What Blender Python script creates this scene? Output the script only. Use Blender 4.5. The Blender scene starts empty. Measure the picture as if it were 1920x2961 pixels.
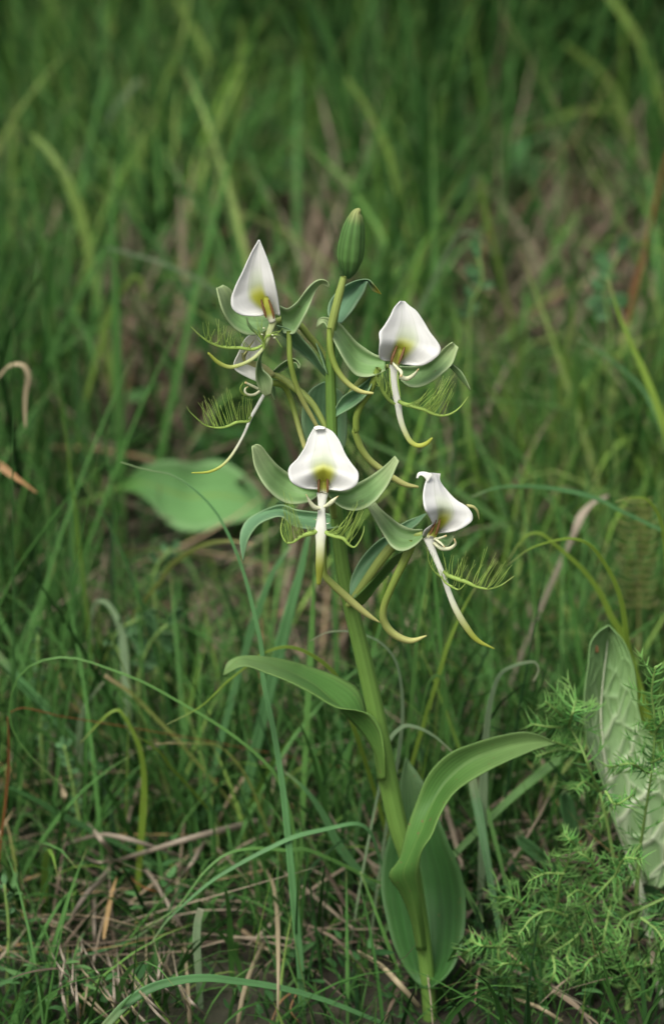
import bpy, math, random
import numpy as np
from mathutils import Vector
R = math.radians
random.seed(7); rng = np.random.default_rng(11)
SC = bpy.context.scene
COL = SC.collection

# ------------------------------------------------------------------ camera, sky, sun, exposure
CAM = np.array([0.0, -0.88, 0.514]); PITCH = R(20.0); LENS = 100.0
cd = bpy.data.cameras.new('camera'); cam = bpy.data.objects.new('camera', cd); COL.objects.link(cam)
cam.location = CAM; cam.rotation_euler = (R(90) - PITCH, 0, 0)
cd.sensor_fit = 'VERTICAL'; cd.sensor_height = 36.0; cd.sensor_width = 24.0; cd.lens = LENS
cd.clip_start = 0.02; cd.clip_end = 500
cd.dof.use_dof = True; cd.dof.focus_distance = 0.918; cd.dof.aperture_fstop = 10.0
SC.camera = cam
SUN_EL, SUN_AZ = R(58), R(-150)      # azimuth from +Y (the view direction) towards +X
w = bpy.data.worlds.new('World'); SC.world = w; w.use_nodes = True
nt = w.node_tree; nt.nodes.clear()
sky = nt.nodes.new('ShaderNodeTexSky'); sky.sky_type = 'NISHITA'; sky.sun_disc = False
sky.sun_elevation = SUN_EL; sky.sun_rotation = SUN_AZ; sky.air_density = 0.8; sky.dust_density = 6.0; sky.ozone_density = 0.6
bg = nt.nodes.new('ShaderNodeBackground'); bg.inputs['Strength'].default_value = 0.10
wo = nt.nodes.new('ShaderNodeOutputWorld')
ov = nt.nodes.new('ShaderNodeHueSaturation'); ov.inputs['Saturation'].default_value = 0.55   # a veil of even cloud
nt.links.new(sky.outputs[0], ov.inputs['Color']); nt.links.new(ov.outputs[0], bg.inputs[0]); nt.links.new(bg.outputs[0], wo.inputs[0])
sl = bpy.data.lights.new('sun', 'SUN'); sl.energy = 1.5; sl.angle = R(28); sl.color = (1.0, 0.985, 0.94)
so = bpy.data.objects.new('sun', sl); COL.objects.link(so)
sdir = Vector((math.sin(SUN_AZ) * math.cos(SUN_EL), math.cos(SUN_AZ) * math.cos(SUN_EL), math.sin(SUN_EL)))
so.rotation_euler = sdir.to_track_quat('Z', 'Y').to_euler(); so.location = (0, 0, 5)
SC.view_settings.view_transform = 'Standard'; SC.view_settings.look = 'None'
SC.view_settings.gamma = 1.0; SC.view_settings.exposure = 0.92; SC.view_settings.use_curve_mapping = False
SC.cycles.use_denoising = True
SC.cycles.max_bounces = 8; SC.cycles.transmission_bounces = 6

# ------------------------------------------------------------------ from a place in the photograph to a point at its real distance
FWD = np.array([0, math.cos(PITCH), -math.sin(PITCH)]); UP = np.array([0, math.sin(PITCH), math.cos(PITCH)])
K = 36.0 / LENS / 2961.0
FR = {'S': (0, 0, 1.0), 'V': (0, 0, 1920 / 1543), 'A': (520, 580, 600 / 1543), 'B': (900, 780, 500 / 1543), 'C': (680, 1180, 540 / 1543),
      'D': (980, 1340, 540 / 1543), 'E': (520, 880, 400 / 1543), 'F': (600, 1800, 1100 / 1543), 'G': (1300, 1700, 620 / 1170),
      'H': (0, 1800, 900 / 1543), 'I': (0, 900, 900 / 1543), 'J': (0, 0, 960 / 1543), 'K': (960, 0, 960 / 1543), 'L': (1200, 800, 720 / 1543)}
def src(f, pts):
    x0, y0, s = FR[f]; p = np.asarray(pts, float)[:, :2]
    return p * s + np.array([x0, y0])
def ray(p):
    p = np.atleast_2d(p)
    return FWD[None] + ((p[:, 0] - 960) * K)[:, None] * np.array([1, 0, 0]) - ((p[:, 1] - 1480.5) * K)[:, None] * UP[None]
def at(p, d):                         # d: millimetres behind the plant's own upright plane
    r = ray(p); t = (np.asarray(d) * 1e-3 - CAM[1]) / r[:, 1]
    return CAM[None] + r * np.reshape(t, (-1, 1))
def depth(P): return (np.asarray(P) - CAM) @ FWD
def px_of(P):
    v = np.asarray(P) - CAM; z = v @ FWD
    return np.stack([v[..., 0] / z / K + 960, 1480.5 - (v @ UP) / z / K], -1)
def ground_z(x, y):
    x = np.asarray(x, float); y = np.asarray(y, float)
    s = 0.06 * np.where(y > 0, y, 0.3 * y)
    b = 0.006 * np.sin(9 * x + 1.3) * np.cos(7.3 * y + .4) + 0.004 * np.sin(23 * x + 5 * y) + 0.003 * np.cos(31 * y - 12 * x)
    return s + b * np.clip(np.hypot(x - .035, y) * 8, 0, 1)
def on_ground(p, h):
    r = ray(p); out = []
    for k in range(len(r)):
        t = 1.0
        for _ in range(30):
            q = CAM + r[k] * t
            e = q[2] - (ground_z(q[0], q[1]) + h)
            t += e / (-r[k][2] + .06) * .9
        out.append(CAM + r[k] * t)
    return np.array(out)

def curve(p, n):
    p = np.asarray(p, float)
    if len(p) == 2: return p[0] + (p[1] - p[0]) * np.linspace(0, 1, n)[:, None]
    seg = np.sqrt(np.maximum(np.linalg.norm(np.diff(p, axis=0), axis=1), 1e-9))
    t = np.concatenate([[0], np.cumsum(seg)])
    m = np.gradient(p, t, axis=0)
    arc = np.concatenate([[0], np.cumsum(np.linalg.norm(np.diff(p, axis=0), axis=1))])
    q = np.interp(np.linspace(0, arc[-1], n), arc, t)
    i = np.clip(np.searchsorted(t, q, side='right') - 1, 0, len(t) - 2)
    h = (t[i + 1] - t[i]); s = ((q - t[i]) / h)[:, None]; h = h[:, None]
    return ((2 * s**3 - 3 * s**2 + 1) * p[i] + (s**3 - 2 * s**2 + s) * h * m[i] + (-2 * s**3 + 3 * s**2) * p[i + 1] + (s**3 - s**2) * h * m[i + 1])
def spread(vals, n):
    v = np.atleast_1d(np.asarray(vals, float))
    if len(v) == 1: return np.full(n, v[0])
    return curve(np.stack([np.linspace(0, 1, len(v)), v], 1), n)[:, 1] if len(v) > 2 else np.linspace(v[0], v[1], n)

def widths(wd, s, n):
    wd = np.atleast_1d(np.asarray(wd, float))
    if len(wd) != len(s): return spread(wd, n)
    arc = np.concatenate([[0], np.cumsum(np.linalg.norm(np.diff(s, axis=0), axis=1))]); arc /= arc[-1]
    x = np.linspace(0, 1, n); y = np.interp(x, arc, wd); k = np.ones(3) / 3
    yy = np.convolve(np.concatenate([[y[0]], y, [y[-1]]]), k, 'valid'); yy[0] = y[0]; yy[-1] = y[-1]
    return yy

# ------------------------------------------------------------------ materials
def mat(name, base, edge=None, tip=None, tip0=.8, tip1=1.0, root=None, root0=.3, ribs=0, rib_amt=.12, mid=None, trans=.25, rough=.55, noise=.12, nscale=90, tone=None, objvar=.0, bump=.0, spec=.3, coat=None, streak=0, samt=.22, specks=0.0):
    m = bpy.data.materials.new(name); m.use_nodes = True; t = m.node_tree; N = t.nodes; L = t.links; N.clear()
    def nd(k, **kw):
        n = N.new(k)
        for a, b in kw.items(): setattr(n, a, b)
        return n
    def mth(op, a, b=None, c=None):
        n = nd('ShaderNodeMath', operation=op)
        for i, v in enumerate((a, b, c)):
            if v is None: continue
            if hasattr(v, 'is_linked'): L.new(v, n.inputs[i])
            else: n.inputs[i].default_value = v
        return n.outputs[0]
    def mixc(f, a, b, bt='MIX'):
        n = nd('ShaderNodeMix', data_type='RGBA', blend_type=bt)
        for i, v in ((0, f), (6, a), (7, b)):
            if hasattr(v, 'is_linked'): L.new(v, n.inputs[i])
            else: n.inputs[i].default_value = v if i == 0 else (*v, 1)
        return n.outputs[2]
    def sm(v, a, b):
        n = nd('ShaderNodeMapRange', interpolation_type='SMOOTHSTEP'); L.new(v, n.inputs[0])
        n.inputs[1].default_value = a; n.inputs[2].default_value = b
        return n.outputs[0]
    uv = nd('ShaderNodeUVMap'); sp = nd('ShaderNodeSeparateXYZ'); L.new(uv.outputs[0], sp.inputs[0]); u, v = sp.outputs[0], sp.outputs[1]
    au = mth('MULTIPLY', mth('ABSOLUTE', mth('SUBTRACT', u, .5)), 2.0)
    if tone:
        at_ = nd('ShaderNodeAttribute'); at_.attribute_name = 'tone'
        cr = nd('ShaderNodeValToRGB'); L.new(at_.outputs['Fac'], cr.inputs[0])
        el = cr.color_ramp.elements
        while len(el) < len(tone): el.new(.5)
        for e, (p, c) in zip(el, tone): e.position = p; e.color = (*c, 1)
        c = cr.outputs[0]
    else: c = base
    tc = nd('ShaderNodeTexCoord'); nz = nd('ShaderNodeTexNoise'); L.new(tc.outputs['Object'], nz.inputs['Vector'])
    nz.inputs['Scale'].default_value = nscale; nz.inputs['Detail'].default_value = 4
    if edge: c = mixc(mth('MULTIPLY', sm(au, .62, 1.0), .8), c, edge)
    if root: c = mixc(sm(v, root0, 0.0), c, root)
    if tip: c = mixc(sm(v, tip0, tip1), c, tip)
    if coat == 'hood':                                            # pigment of the white helmet: green and yellow towards its throat
        body = mth('MULTIPLY', sm(au, .50, .18), sm(v, .22, .62))
        c = mixc(mth('MULTIPLY', body, .7), c, (.40, .48, .26))
        thr = mth('MULTIPLY', sm(au, .46, .16), sm(v, .52, .74))
        c = mixc(thr, c, (.50, .52, .05))
        ln = mth('MULTIPLY', mth('MULTIPLY', sm(mth('ABSOLUTE', mth('SUBTRACT', au, .34)), .05, 0.0), sm(v, .9, .5)), .35)
        c = mixc(ln, c, (.42, .46, .33))
    if mid: c = mixc(mth('MULTIPLY', sm(au, .09, .0), .7), c, mid)
    hgt = None
    if ribs:
        w_ = mth('SINE', mth('MULTIPLY', u, ribs * 2 * math.pi))
        c = mixc(mth('MULTIPLY', mth('ADD', mth('MULTIPLY', w_, .5), .5), rib_amt), c, (0.02, 0.03, 0.012)); hgt = w_
    hv = nd('ShaderNodeHueSaturation'); hv.inputs['Saturation'].default_value = 1.0
    if hasattr(c, 'is_linked'): L.new(c, hv.inputs['Color'])
    else: hv.inputs['Color'].default_value = (*c, 1)
    val = mth('ADD', mth('MULTIPLY', mth('SUBTRACT', nz.outputs[0], .5), noise * 4), 1.0)
    if objvar:
        oi = nd('ShaderNodeObjectInfo'); val = mth('MULTIPLY', val, mth('ADD', mth('MULTIPLY', oi.outputs['Random'], objvar), 1 - objvar / 2))
    if streak:
        cv = nd('ShaderNodeCombineXYZ'); L.new(mth('MULTIPLY', u, float(streak)), cv.inputs[0]); L.new(mth('MULTIPLY', v, 3.0), cv.inputs[1])
        oi2 = nd('ShaderNodeObjectInfo'); L.new(mth('MULTIPLY', oi2.outputs['Random'], 40.0), cv.inputs[2])
        ns_ = nd('ShaderNodeTexNoise'); ns_.inputs['Scale'].default_value = 1.0; ns_.inputs['Detail'].default_value = 3; L.new(cv.outputs[0], ns_.inputs['Vector'])
        val = mth('ADD', val, mth('MULTIPLY', mth('SUBTRACT', ns_.outputs[0], .5), samt * 2.5))
    if specks:
        nk = nd('ShaderNodeTexNoise'); L.new(tc.outputs['Object'], nk.inputs['Vector']); nk.inputs['Scale'].default_value = 420; nk.inputs['Detail'].default_value = 2
        hv2 = mixc(mth('MULTIPLY', sm(nk.outputs[0], .70, .76), specks), c if hasattr(c, 'is_linked') else c, (.16, .11, .05)); L.new(hv2, hv.inputs['Color'])
    L.new(val, hv.inputs['Value'])
    pb = nd('ShaderNodeBsdfPrincipled'); L.new(hv.outputs[0], pb.inputs['Base Color'])
    pb.inputs['Roughness'].default_value = rough; pb.inputs['Specular IOR Level'].default_value = spec
    if bump:
        bp = nd('ShaderNodeBump'); bp.inputs['Strength'].default_value = bump; bp.inputs['Distance'].default_value = .0006
        hh = mth('ADD', mth('MULTIPLY', hgt, .5), nz.outputs[0]) if hgt is not None else nz.outputs[0]
        L.new(hh, bp.inputs['Height']); L.new(bp.outputs[0], pb.inputs['Normal'])
    o = nd('ShaderNodeOutputMaterial')
    if trans:
        tr = nd('ShaderNodeBsdfTranslucent'); L.new(hv.outputs[0], tr.inputs['Color'])
        mx = nd('ShaderNodeMixShader'); mx.inputs[0].default_value = trans
        L.new(pb.outputs[0], mx.inputs[1]); L.new(tr.outputs[0], mx.inputs[2]); L.new(mx.outputs[0], o.inputs[0])
    else: L.new(pb.outputs[0], o.inputs[0])
    return m
M = {}
M['hood'] = mat('white_petal', (.655, .662, .62), coat='hood', trans=.22, rough=.6, noise=.03, nscale=220, bump=.12, streak=26, samt=.06)
M['petal'] = mat('plain_white_petal', (.86, .87, .77), trans=.15, rough=.6, noise=.03, nscale=220, streak=22, samt=.06)
M['petal_yellow'] = mat('yellow_green_petal_back', (.50, .50, .20), trans=.2, rough=.6, noise=.06)
M['sepal'] = mat('pale_green_sepal', (.19, .33, .122), edge=(.36, .46, .24), tip=(.36, .46, .22), tip0=.5, ribs=3, rib_amt=.10, trans=.22, rough=.6, noise=.07, nscale=260, bump=.2, streak=22, samt=.16, specks=.5)
M['stem'] = mat('green_stem', (.125, .235, .045), ribs=5, rib_amt=.08, trans=.06, rough=.45, noise=.07, nscale=120, bump=.2, streak=9, samt=.16, specks=.5)
M['ovary'] = mat('yellow_green_ovary', (.25, .32, .075), ribs=4, rib_amt=.14, trans=.08, rough=.5, noise=.07, nscale=160, streak=10, samt=.2)
M['spur'] = mat('yellow_green_spur', (.20, .28, .05), tip=(.46, .46, .16), tip0=.35, trans=.12, rough=.5, noise=.06, nscale=160, streak=6, samt=.18, specks=.4)
M['lip'] = mat('white_to_lime_lip', (.74, .75, .65), tip=(.36, .41, .06), tip0=.32, tip1=.85, trans=.2, rough=.55, noise=.05, nscale=180)
M['lip_green'] = mat('pale_green_lip', (.42, .48, .22), tip=(.36, .42, .06), tip0=.3, trans=.2, rough=.55, noise=.06, nscale=180)
M['lime'] = mat('lime_fringe', (.28, .41, .085), tip=(.32, .42, .11), trans=.2, rough=.55, noise=.06, nscale=180)
M['stigma'] = mat('cream_stigma', (.62, .64, .42), tip=(.62, .48, .22), trans=.2, rough=.5, noise=.05)
M['brown'] = mat('brown_pollen_canal', (.105, .046, .011), trans=0, rough=.5, noise=.2, nscale=300)
M['column'] = mat('yellow_green_column', (.33, .35, .045), tip=(.70, .68, .55), tip0=.6, trans=.15, rough=.5, noise=.08)
M['bud'] = mat('green_bud', (.085, .19, .045), tip=(.30, .34, .11), tip0=.75, root=(.045, .12, .035), ribs=6, rib_amt=.35, trans=.08, rough=.5, noise=.1, nscale=140, streak=12, samt=.16)
M['bract'] = mat('blue_green_bract', (.14, .285, .135), edge=(.24, .38, .19), ribs=6, rib_amt=.09, trans=.22, rough=.5, noise=.08, nscale=160, bump=.15, streak=24, samt=.18, specks=.5)
M['bract_tip'] = mat('bract_with_yellow_tip', (.115, .235, .125), edge=(.19, .31, .16), tip=(.45, .40, .05), tip0=.78, ribs=6, rib_amt=.09, trans=.22, rough=.5, noise=.08, nscale=160)
M['leaf'] = mat('green_leaf', (.075, .185, .036), edge=(.13, .24, .055), tip=(.16, .27, .085), tip0=.5, root=(.125, .235, .045), ribs=11, rib_amt=.13, mid=(.12, .22, .05), trans=.3, rough=.55, noise=.14, nscale=70, bump=.12, spec=.22, streak=30, samt=.2, specks=.8)
M['leaf_dark'] = mat('dark_green_leaf', (.040, .125, .028), edge=(.06, .15, .04), tip=(.13, .24, .09), tip0=.6, ribs=9, rib_amt=.2, mid=(.07, .16, .04), trans=.28, rough=.5, noise=.14, nscale=70, bump=.15, spec=.25, streak=30, samt=.22, specks=.8)
def blademat(n, b, tip=None, t0=.8, **k): return mat(n, b, tip=tip, tip0=t0, edge=tuple(min(1, x * 1.35) for x in b), ribs=3, rib_amt=.12, trans=.28, rough=.5, noise=.14, nscale=60, objvar=.25, streak=9, samt=.2, specks=.5, **k)
M['teal'] = blademat('teal_grass', (.082, .205, .068), (.18, .26, .11), .85)
M['green'] = blademat('green_grass', (.09, .215, .045), (.16, .24, .07), .85)
M['yel'] = blademat('yellow_green_grass', (.18, .29, .035), (.25, .30, .10), .85)
M['pale'] = blademat('pale_grass', (.21, .31, .16), (.30, .33, .2), .8)
M['dark'] = blademat('dark_grass', (.040, .115, .030))
M['olive'] = blademat('olive_grass', (.16, .20, .045), (.28, .22, .11), .7)
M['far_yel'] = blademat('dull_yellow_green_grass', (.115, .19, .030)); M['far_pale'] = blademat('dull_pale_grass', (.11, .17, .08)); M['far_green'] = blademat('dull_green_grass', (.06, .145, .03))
M['tan'] = blademat('tan_dead_blade', (.33, .275, .165))
M['grey_straw'] = blademat('grey_straw', (.30, .255, .19))
M['orange'] = blademat('orange_dead_blade', (.31, .18, .075))
M['rust'] = blademat('rust_stalk', (.17, .075, .022))
M['herb'] = mat('herb_leaf', (.085, .20, .075), edge=(.12, .24, .10), trans=.25, rough=.5, noise=.12, objvar=.3)
M['feather'] = mat('feathery_needles', (.11, .26, .055), tip=(.20, .36, .10), tip0=.3, trans=.25, rough=.55, noise=.12, tone=[(0, (.05, .19, .05)), (.5, (.12, .33, .065)), (1, (.25, .47, .12))])
M['feather_stem'] = mat('feathery_stem', (.17, .28, .07), trans=.05, noise=.1)
M['dock'] = mat('grey_green_dock_leaf', (.25, .35, .18), tone=[(0, (.185, .30, .125)), (1, (.44, .50, .33))], edge=(.19, .30, .12), tip=(.14, .25, .085), tip0=.35, tip1=.9, trans=.12, rough=.6, noise=.07, nscale=110, bump=.25)
M['vein'] = mat('pale_leaf_vein', (.46, .50, .34), trans=.05, rough=.6, noise=.06)
M['broad'] = mat('soft_broad_leaf', (.105, .225, .075), edge=(.15, .27, .11), mid=(.13, .20, .045), root=(.05, .13, .025), trans=.08, spec=.08, rough=.8, streak=14, samt=.2, noise=.08, nscale=40)
M['fern'] = mat('yellowing_fern', (.20, .21, .065), tip=(.12, .17, .05), trans=.25, rough=.6, noise=.12, objvar=.3)

# ------------------------------------------------------------------ mesh helpers
WORLD = {}
def mk(name, V, F, m, parent=None, UV=None, tone=None, solid=0.0, smooth=True, origin=None):
    V = np.asarray(V, float)
    o3 = WORLD[parent.name] if parent is not None else (np.asarray(origin) if origin is not None else V[0])
    me = bpy.data.meshes.new(name)
    F = np.asarray(F)
    nv, nf, k = len(V), len(F), F.shape[1]
    me.vertices.add(nv); me.vertices.foreach_set('co', (V - o3).astype(np.float32).ravel())
    me.loops.add(nf * k); me.loops.foreach_set('vertex_index', F.astype(np.int32).ravel())
    me.polygons.add(nf); me.polygons.foreach_set('loop_start', np.arange(0, nf * k, k, dtype=np.int32))
    me.polygons.foreach_set('use_smooth', np.full(nf, smooth))
    if UV is not None:
        l = me.uv_layers.new(name='UVMap'); l.data.foreach_set('uv', np.asarray(UV, np.float32)[F.ravel()].ravel())
    if tone is not None:
        a = me.attributes.new('tone', 'FLOAT', 'POINT'); a.data.foreach_set('value', np.asarray(tone, np.float32))
    me.update(calc_edges=True); me.validate()
    me.materials.append(m)
    o = bpy.data.objects.new(name, me); COL.objects.link(o)
    if parent is not None: o.parent = parent
    else: o.location = o3
    WORLD[o.name] = o3 if parent is None else WORLD[parent.name]
    if solid:
        s = o.modifiers.new('thickness', 'SOLIDIFY'); s.thickness = solid; s.offset = 0
    return o
def empty(name, loc, parent=None):
    o = bpy.data.objects.new(name, None); COL.objects.link(o); o.empty_display_size = .02
    if parent is not None: o.parent = parent; o.location = np.asarray(loc) - WORLD[parent.name]
    else: o.location = loc
    WORLD[o.name] = np.asarray(loc, float)
    return o
def tag(o, label=None, cat=None, group=None, kind=None):
    for k, v in (('label', label), ('category', cat), ('group', group), ('kind', kind)):
        if v: o[k] = v
    return o
def grid_faces(n, m, wrap=False):
    i, j = np.meshgrid(np.arange(n - 1), np.arange(m if wrap else m - 1), indexing='ij')
    a = i * m + j; b = i * m + (j + 1) % m
    return np.stack([a, b, b + m, a + m], -1).reshape(-1, 4)
def tube_world(P, r, ns=10, flat=1.0, ribs=0, ribd=0.0, up=None):
    n = len(P); T = np.gradient(P, axis=0); T /= np.maximum(np.linalg.norm(T, axis=1), 1e-12)[:, None]
    X = np.cross(T, up if up is not None else FWD); bad = np.linalg.norm(X, axis=1) < 1e-3
    X[bad] = np.array([1, 0, 0]); X /= np.linalg.norm(X, axis=1)[:, None]
    Y = np.cross(T, X)
    th = np.arange(ns) / ns * 2 * math.pi
    rr = np.asarray(r)[:, None] * (1 + ribd * np.cos(ribs * th))[None]
    V = P[:, None] + rr[..., None] * (np.cos(th)[None, :, None] * X[:, None] + flat * np.sin(th)[None, :, None] * Y[:, None])
    uu = np.repeat(np.abs(np.arange(ns) / ns * 2 - 1)[None], n, 0); vv = np.repeat(np.linspace(0, 1, n)[:, None], ns, 1)
    V = V.reshape(-1, 3); UV = np.stack([uu, vv], -1).reshape(-1, 2)
    F = grid_faces(n, ns, True)
    V = np.concatenate([V, P[:1] - T[:1] * r[0] * .3, P[-1:] + T[-1:] * r[-1] * .5]); UV = np.concatenate([UV, [[.5, 0]], [[.5, 1]]])
    a = n * ns; j = np.arange(ns)
    c0 = np.stack([np.full(ns, a), (j + 1) % ns, j, np.full(ns, a)], 1)[:, :3]; c1 = np.stack([np.full(ns, a + 1), (n - 1) * ns + j, (n - 1) * ns + (j + 1) % ns], 1)
    tri = np.concatenate([c0, c1]); F = np.concatenate([F, np.concatenate([tri, tri[:, :1]], 1)])
    return V, F, UV
def clean_quads(F):      # end caps come as quads with a doubled corner: split off as triangles
    return F
def tube(name, f, pts, wd, d, m, parent=None, n=36, ns=10, flat=1.0, **k):
    s = src(f, pts); S = curve(s, n)
    dd = spread(d, n); P = at(S, dd)
    W = widths(wd, s, n) * FR[f][2] * K * depth(P) * .5
    V, F, UV = tube_world(P, np.maximum(W, 1e-5), ns, flat, **k)
    return mkq(name, V, F, m, parent, UV)
def mkq(name, V, F, m, parent=None, UV=None, **k):
    # quads; degenerate cap quads become real triangles via from_pydata
    F = np.asarray(F); deg = F[:, 0] == F[:, 3]
    if not deg.any(): return mk(name, V, F, m, parent, UV, **k)
    # give caps a real fourth corner by pairing neighbouring triangles
    q = F[~deg]; t = F[deg][:, :3]
    h = len(t) // 2; quads = []
    for part in (t[:h], t[h:]):
        for i in range(0, len(part) - 1, 2):
            a, b = part[i], part[i + 1]
            s = [a[0], a[1], a[2], b[1] if b[2] in a else b[2]] if (b[2] in a) else [a[0], a[1], a[2], b[2]]
            quads.append(s)
    return mk(name, V, np.concatenate([q, np.array(quads)]), m, parent, UV, **k)
def sheet(name, f, A, B, dA, dB, m, parent=None, bulge=0.0, n=28, mm=11, solid=.00035, Cn=None, pw=2.0, wave=0.0, fold=0.0):
    """A, B: the two margins (traced from base to tip or tip to base); bulge: mm the middle lies behind them; Cn: optional centre line."""
    a = curve(src(f, A), n); b = curve(src(f, B), n)
    c = curve(src(f, Cn), n) if Cn is not None else (a + b) / 2
    dA, dB, bu = spread(dA, n), spread(dB, n), spread(bulge, n)
    u = np.linspace(-1, 1, mm); V = []; UV = []
    ph = random.random() * 6
    for i in range(n):
        for uu in u:
            k = abs(uu)
            p = c[i] + ((a[i] if uu < 0 else b[i]) - c[i]) * k
            dd = dA[i] * (1 - uu) / 2 + dB[i] * (1 + uu) / 2 + bu[i] * (1 - k ** pw) - fold * max(0, .12 - abs(k - .36)) * 8
            dd += wave * math.sin(i / n * 9 + ph + uu) * k
            V.append(at(p[None], dd)[0]); UV.append(((uu + 1) / 2, i / (n - 1)))
    return mk(name, V, grid_faces(n, mm), m, parent, UV, solid=solid)

# ------------------------------------------------------------------ ground
def sgrid(a, b, n, c=0.0, p=3.0):
    t = np.linspace(-1, 1, n); s = np.sign(t) * np.abs(t) ** p
    return np.where(s < 0, c + (c - a) * s, c + (b - c) * s)
gx = sgrid(-120, 120, 161, 0, 4); gy = sgrid(-60, 200, 201, .5, 4)
GX, GY = np.meshgrid(gx, gy, indexing='ij'); GZ = ground_z(GX, GY)
gm = bpy.data.materials.new('soil_and_thatch'); gm.use_nodes = True; t = gm.node_tree
pb = t.nodes['Principled BSDF']; pb.inputs['Roughness'].default_value = .95
tc = t.nodes.new('ShaderNodeTexCoord'); n1 = t.nodes.new('ShaderNodeTexNoise'); n2 = t.nodes.new('ShaderNodeTexNoise')
n1.inputs['Scale'].default_value = 6; n2.inputs['Scale'].default_value = 120; n1.inputs['Detail'].default_value = 6; n2.inputs['Detail'].default_value = 6
r1 = t.nodes.new('ShaderNodeValToRGB'); r2 = t.nodes.new('ShaderNodeValToRGB')
r1.color_ramp.elements[0].color = (.030, .023, .015, 1); r1.color_ramp.elements[0].position = .35
r1.color_ramp.elements[1].color = (.025, .038, .012, 1); r1.color_ramp.elements[1].position = .68
r2.color_ramp.elements[0].color = (.35, .35, .35, 1); r2.color_ramp.elements[1].color = (1.5, 1.45, 1.35, 1)
mx = t.nodes.new('ShaderNodeMix'); mx.data_type = 'RGBA'; mx.blend_type = 'MULTIPLY'; mx.inputs[0].default_value = 1
bp = t.nodes.new('ShaderNodeBump'); bp.inputs['Strength'].default_value = .9; bp.inputs['Distance'].default_value = .006
for a, b in ((tc.outputs['Object'], n1.inputs['Vector']), (tc.outputs['Object'], n2.inputs['Vector']), (n1.outputs[0], r1.inputs[0]), (n2.outputs[0], r2.inputs[0]),
             (r1.outputs[0], mx.inputs[6]), (r2.outputs[0], mx.inputs[7]), (mx.outputs[2], pb.inputs['Base Color']), (n2.outputs[0], bp.inputs['Height']), (bp.outputs[0], pb.inputs['Normal'])):
    t.links.new(a, b)
g = mk('ground', np.stack([GX, GY, GZ], -1).reshape(-1, 3), grid_faces(161, 201), gm, origin=(0, 0, 0))
tag(g, 'dark brown soil under the grass on a gentle slope', kind='structure')

# ------------------------------------------------------------------ masses nobody could count: grass, straw, small ground herbs
def ribbons(root, head, L, W, lean, curl, twist, ns=7, droop=None):
    n = len(root); V = np.zeros((n, ns + 1, 3, 3)); pos = root.copy()
    H = np.stack([np.cos(head), np.sin(head), np.zeros(n)], 1); Z = np.array([0, 0, 1.0])
    sa = head + math.pi / 2 + twist; S = np.stack([np.cos(sa), np.sin(sa), np.zeros(n)], 1)
    for k in range(ns + 1):
        s = k / ns; th = lean + curl * s ** 1.6
        D = np.sin(th)[:, None] * H + np.cos(th)[:, None] * Z
        if k: pos = pos + D * (L / ns)[:, None]
        pr = min(1, .55 + 1.6 * s) * (1 - s ** 2.6) + .02
        Nn = np.cross(D, S)
        V[:, k, 0] = pos - S * (W * pr * .5)[:, None]; V[:, k, 1] = pos + Nn * (W * pr * .16)[:, None]; V[:, k, 2] = pos + S * (W * pr * .5)[:, None]
    return V
def ribbon_mesh(name, V, m, tone):
    n, a, b, _ = V.shape; f = grid_faces(a, b)
    F = (f[None] + (np.arange(n) * a * b)[:, None, None]).reshape(-1, 4)
    UV = np.stack(np.broadcast_arrays(np.linspace(0, 1, b)[None, :], np.linspace(0, 1, a)[:, None]), -1).reshape(1, -1, 2).repeat(n, 0).reshape(-1, 2)
    return mk(name, V.reshape(-1, 3), F, m, UV=UV, tone=np.repeat(tone, a * b), origin=(0, 0, 0))
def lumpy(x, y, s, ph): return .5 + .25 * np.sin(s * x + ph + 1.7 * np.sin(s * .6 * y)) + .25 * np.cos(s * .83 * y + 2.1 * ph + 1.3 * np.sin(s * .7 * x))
CLEAR = [(590, 1435, 255, 125, .415), (1790, 2200, 190, 420, .07), (1830, 1580, 100, 230, .24), (420, 2380, 200, 110, .09), (1000, 1500, 240, 250, .06), (1230, 2480, 130, 330, .05)]
BARE = [(1600, 760, 330, 230, 1.3), (860, 800, 150, 260, 1.0), (420, 1150, 260, 140, .8), (900, 1700, 150, 200, .33), (300, 1560, 140, 60, .5)]
def keep(V, clear_p=1.0):
    q = px_of(V[:, :, 1]); y = V[:, :, 1, 1]; k = np.ones(len(V), bool)
    for cx, cy, rx, ry, ym in CLEAR:
        k &= ~((((q[..., 0] - cx) / rx) ** 2 + ((q[..., 1] - cy) / ry) ** 2 < 1) & (y < ym)).any(1)
    thin = rng.random(len(V))
    for cx, cy, rx, ry, ym in BARE:
        inside = ((((q[..., 0] - cx) / rx) ** 2 + ((q[..., 1] - cy) / ry) ** 2 < 1) & (y < ym)).mean(1) > .2
        k &= ~(inside & (thin < .9))
    return k
def scatter(n, y0, y1, half=lambda y: .20 + .22 * y, pw=1.0):
    y = y0 + (y1 - y0) * rng.random(n) ** pw
    x = (rng.random(n) * 2 - 1) * half(y) * 1.25
    return x, y
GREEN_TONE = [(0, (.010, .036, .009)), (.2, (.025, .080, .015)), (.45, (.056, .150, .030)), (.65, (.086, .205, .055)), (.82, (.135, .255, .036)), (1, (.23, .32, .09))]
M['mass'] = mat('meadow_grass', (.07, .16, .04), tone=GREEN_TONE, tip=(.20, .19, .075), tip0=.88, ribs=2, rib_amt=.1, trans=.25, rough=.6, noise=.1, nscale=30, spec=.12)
M['mass_dry'] = mat('dry_thatch', (.3, .24, .16), tone=[(0, (.06, .043, .028)), (.4, (.165, .125, .082)), (.75, (.32, .265, .185)), (1, (.36, .24, .10))], ribs=2, rib_amt=.15, trans=.15, rough=.7, noise=.15, nscale=60)
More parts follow.
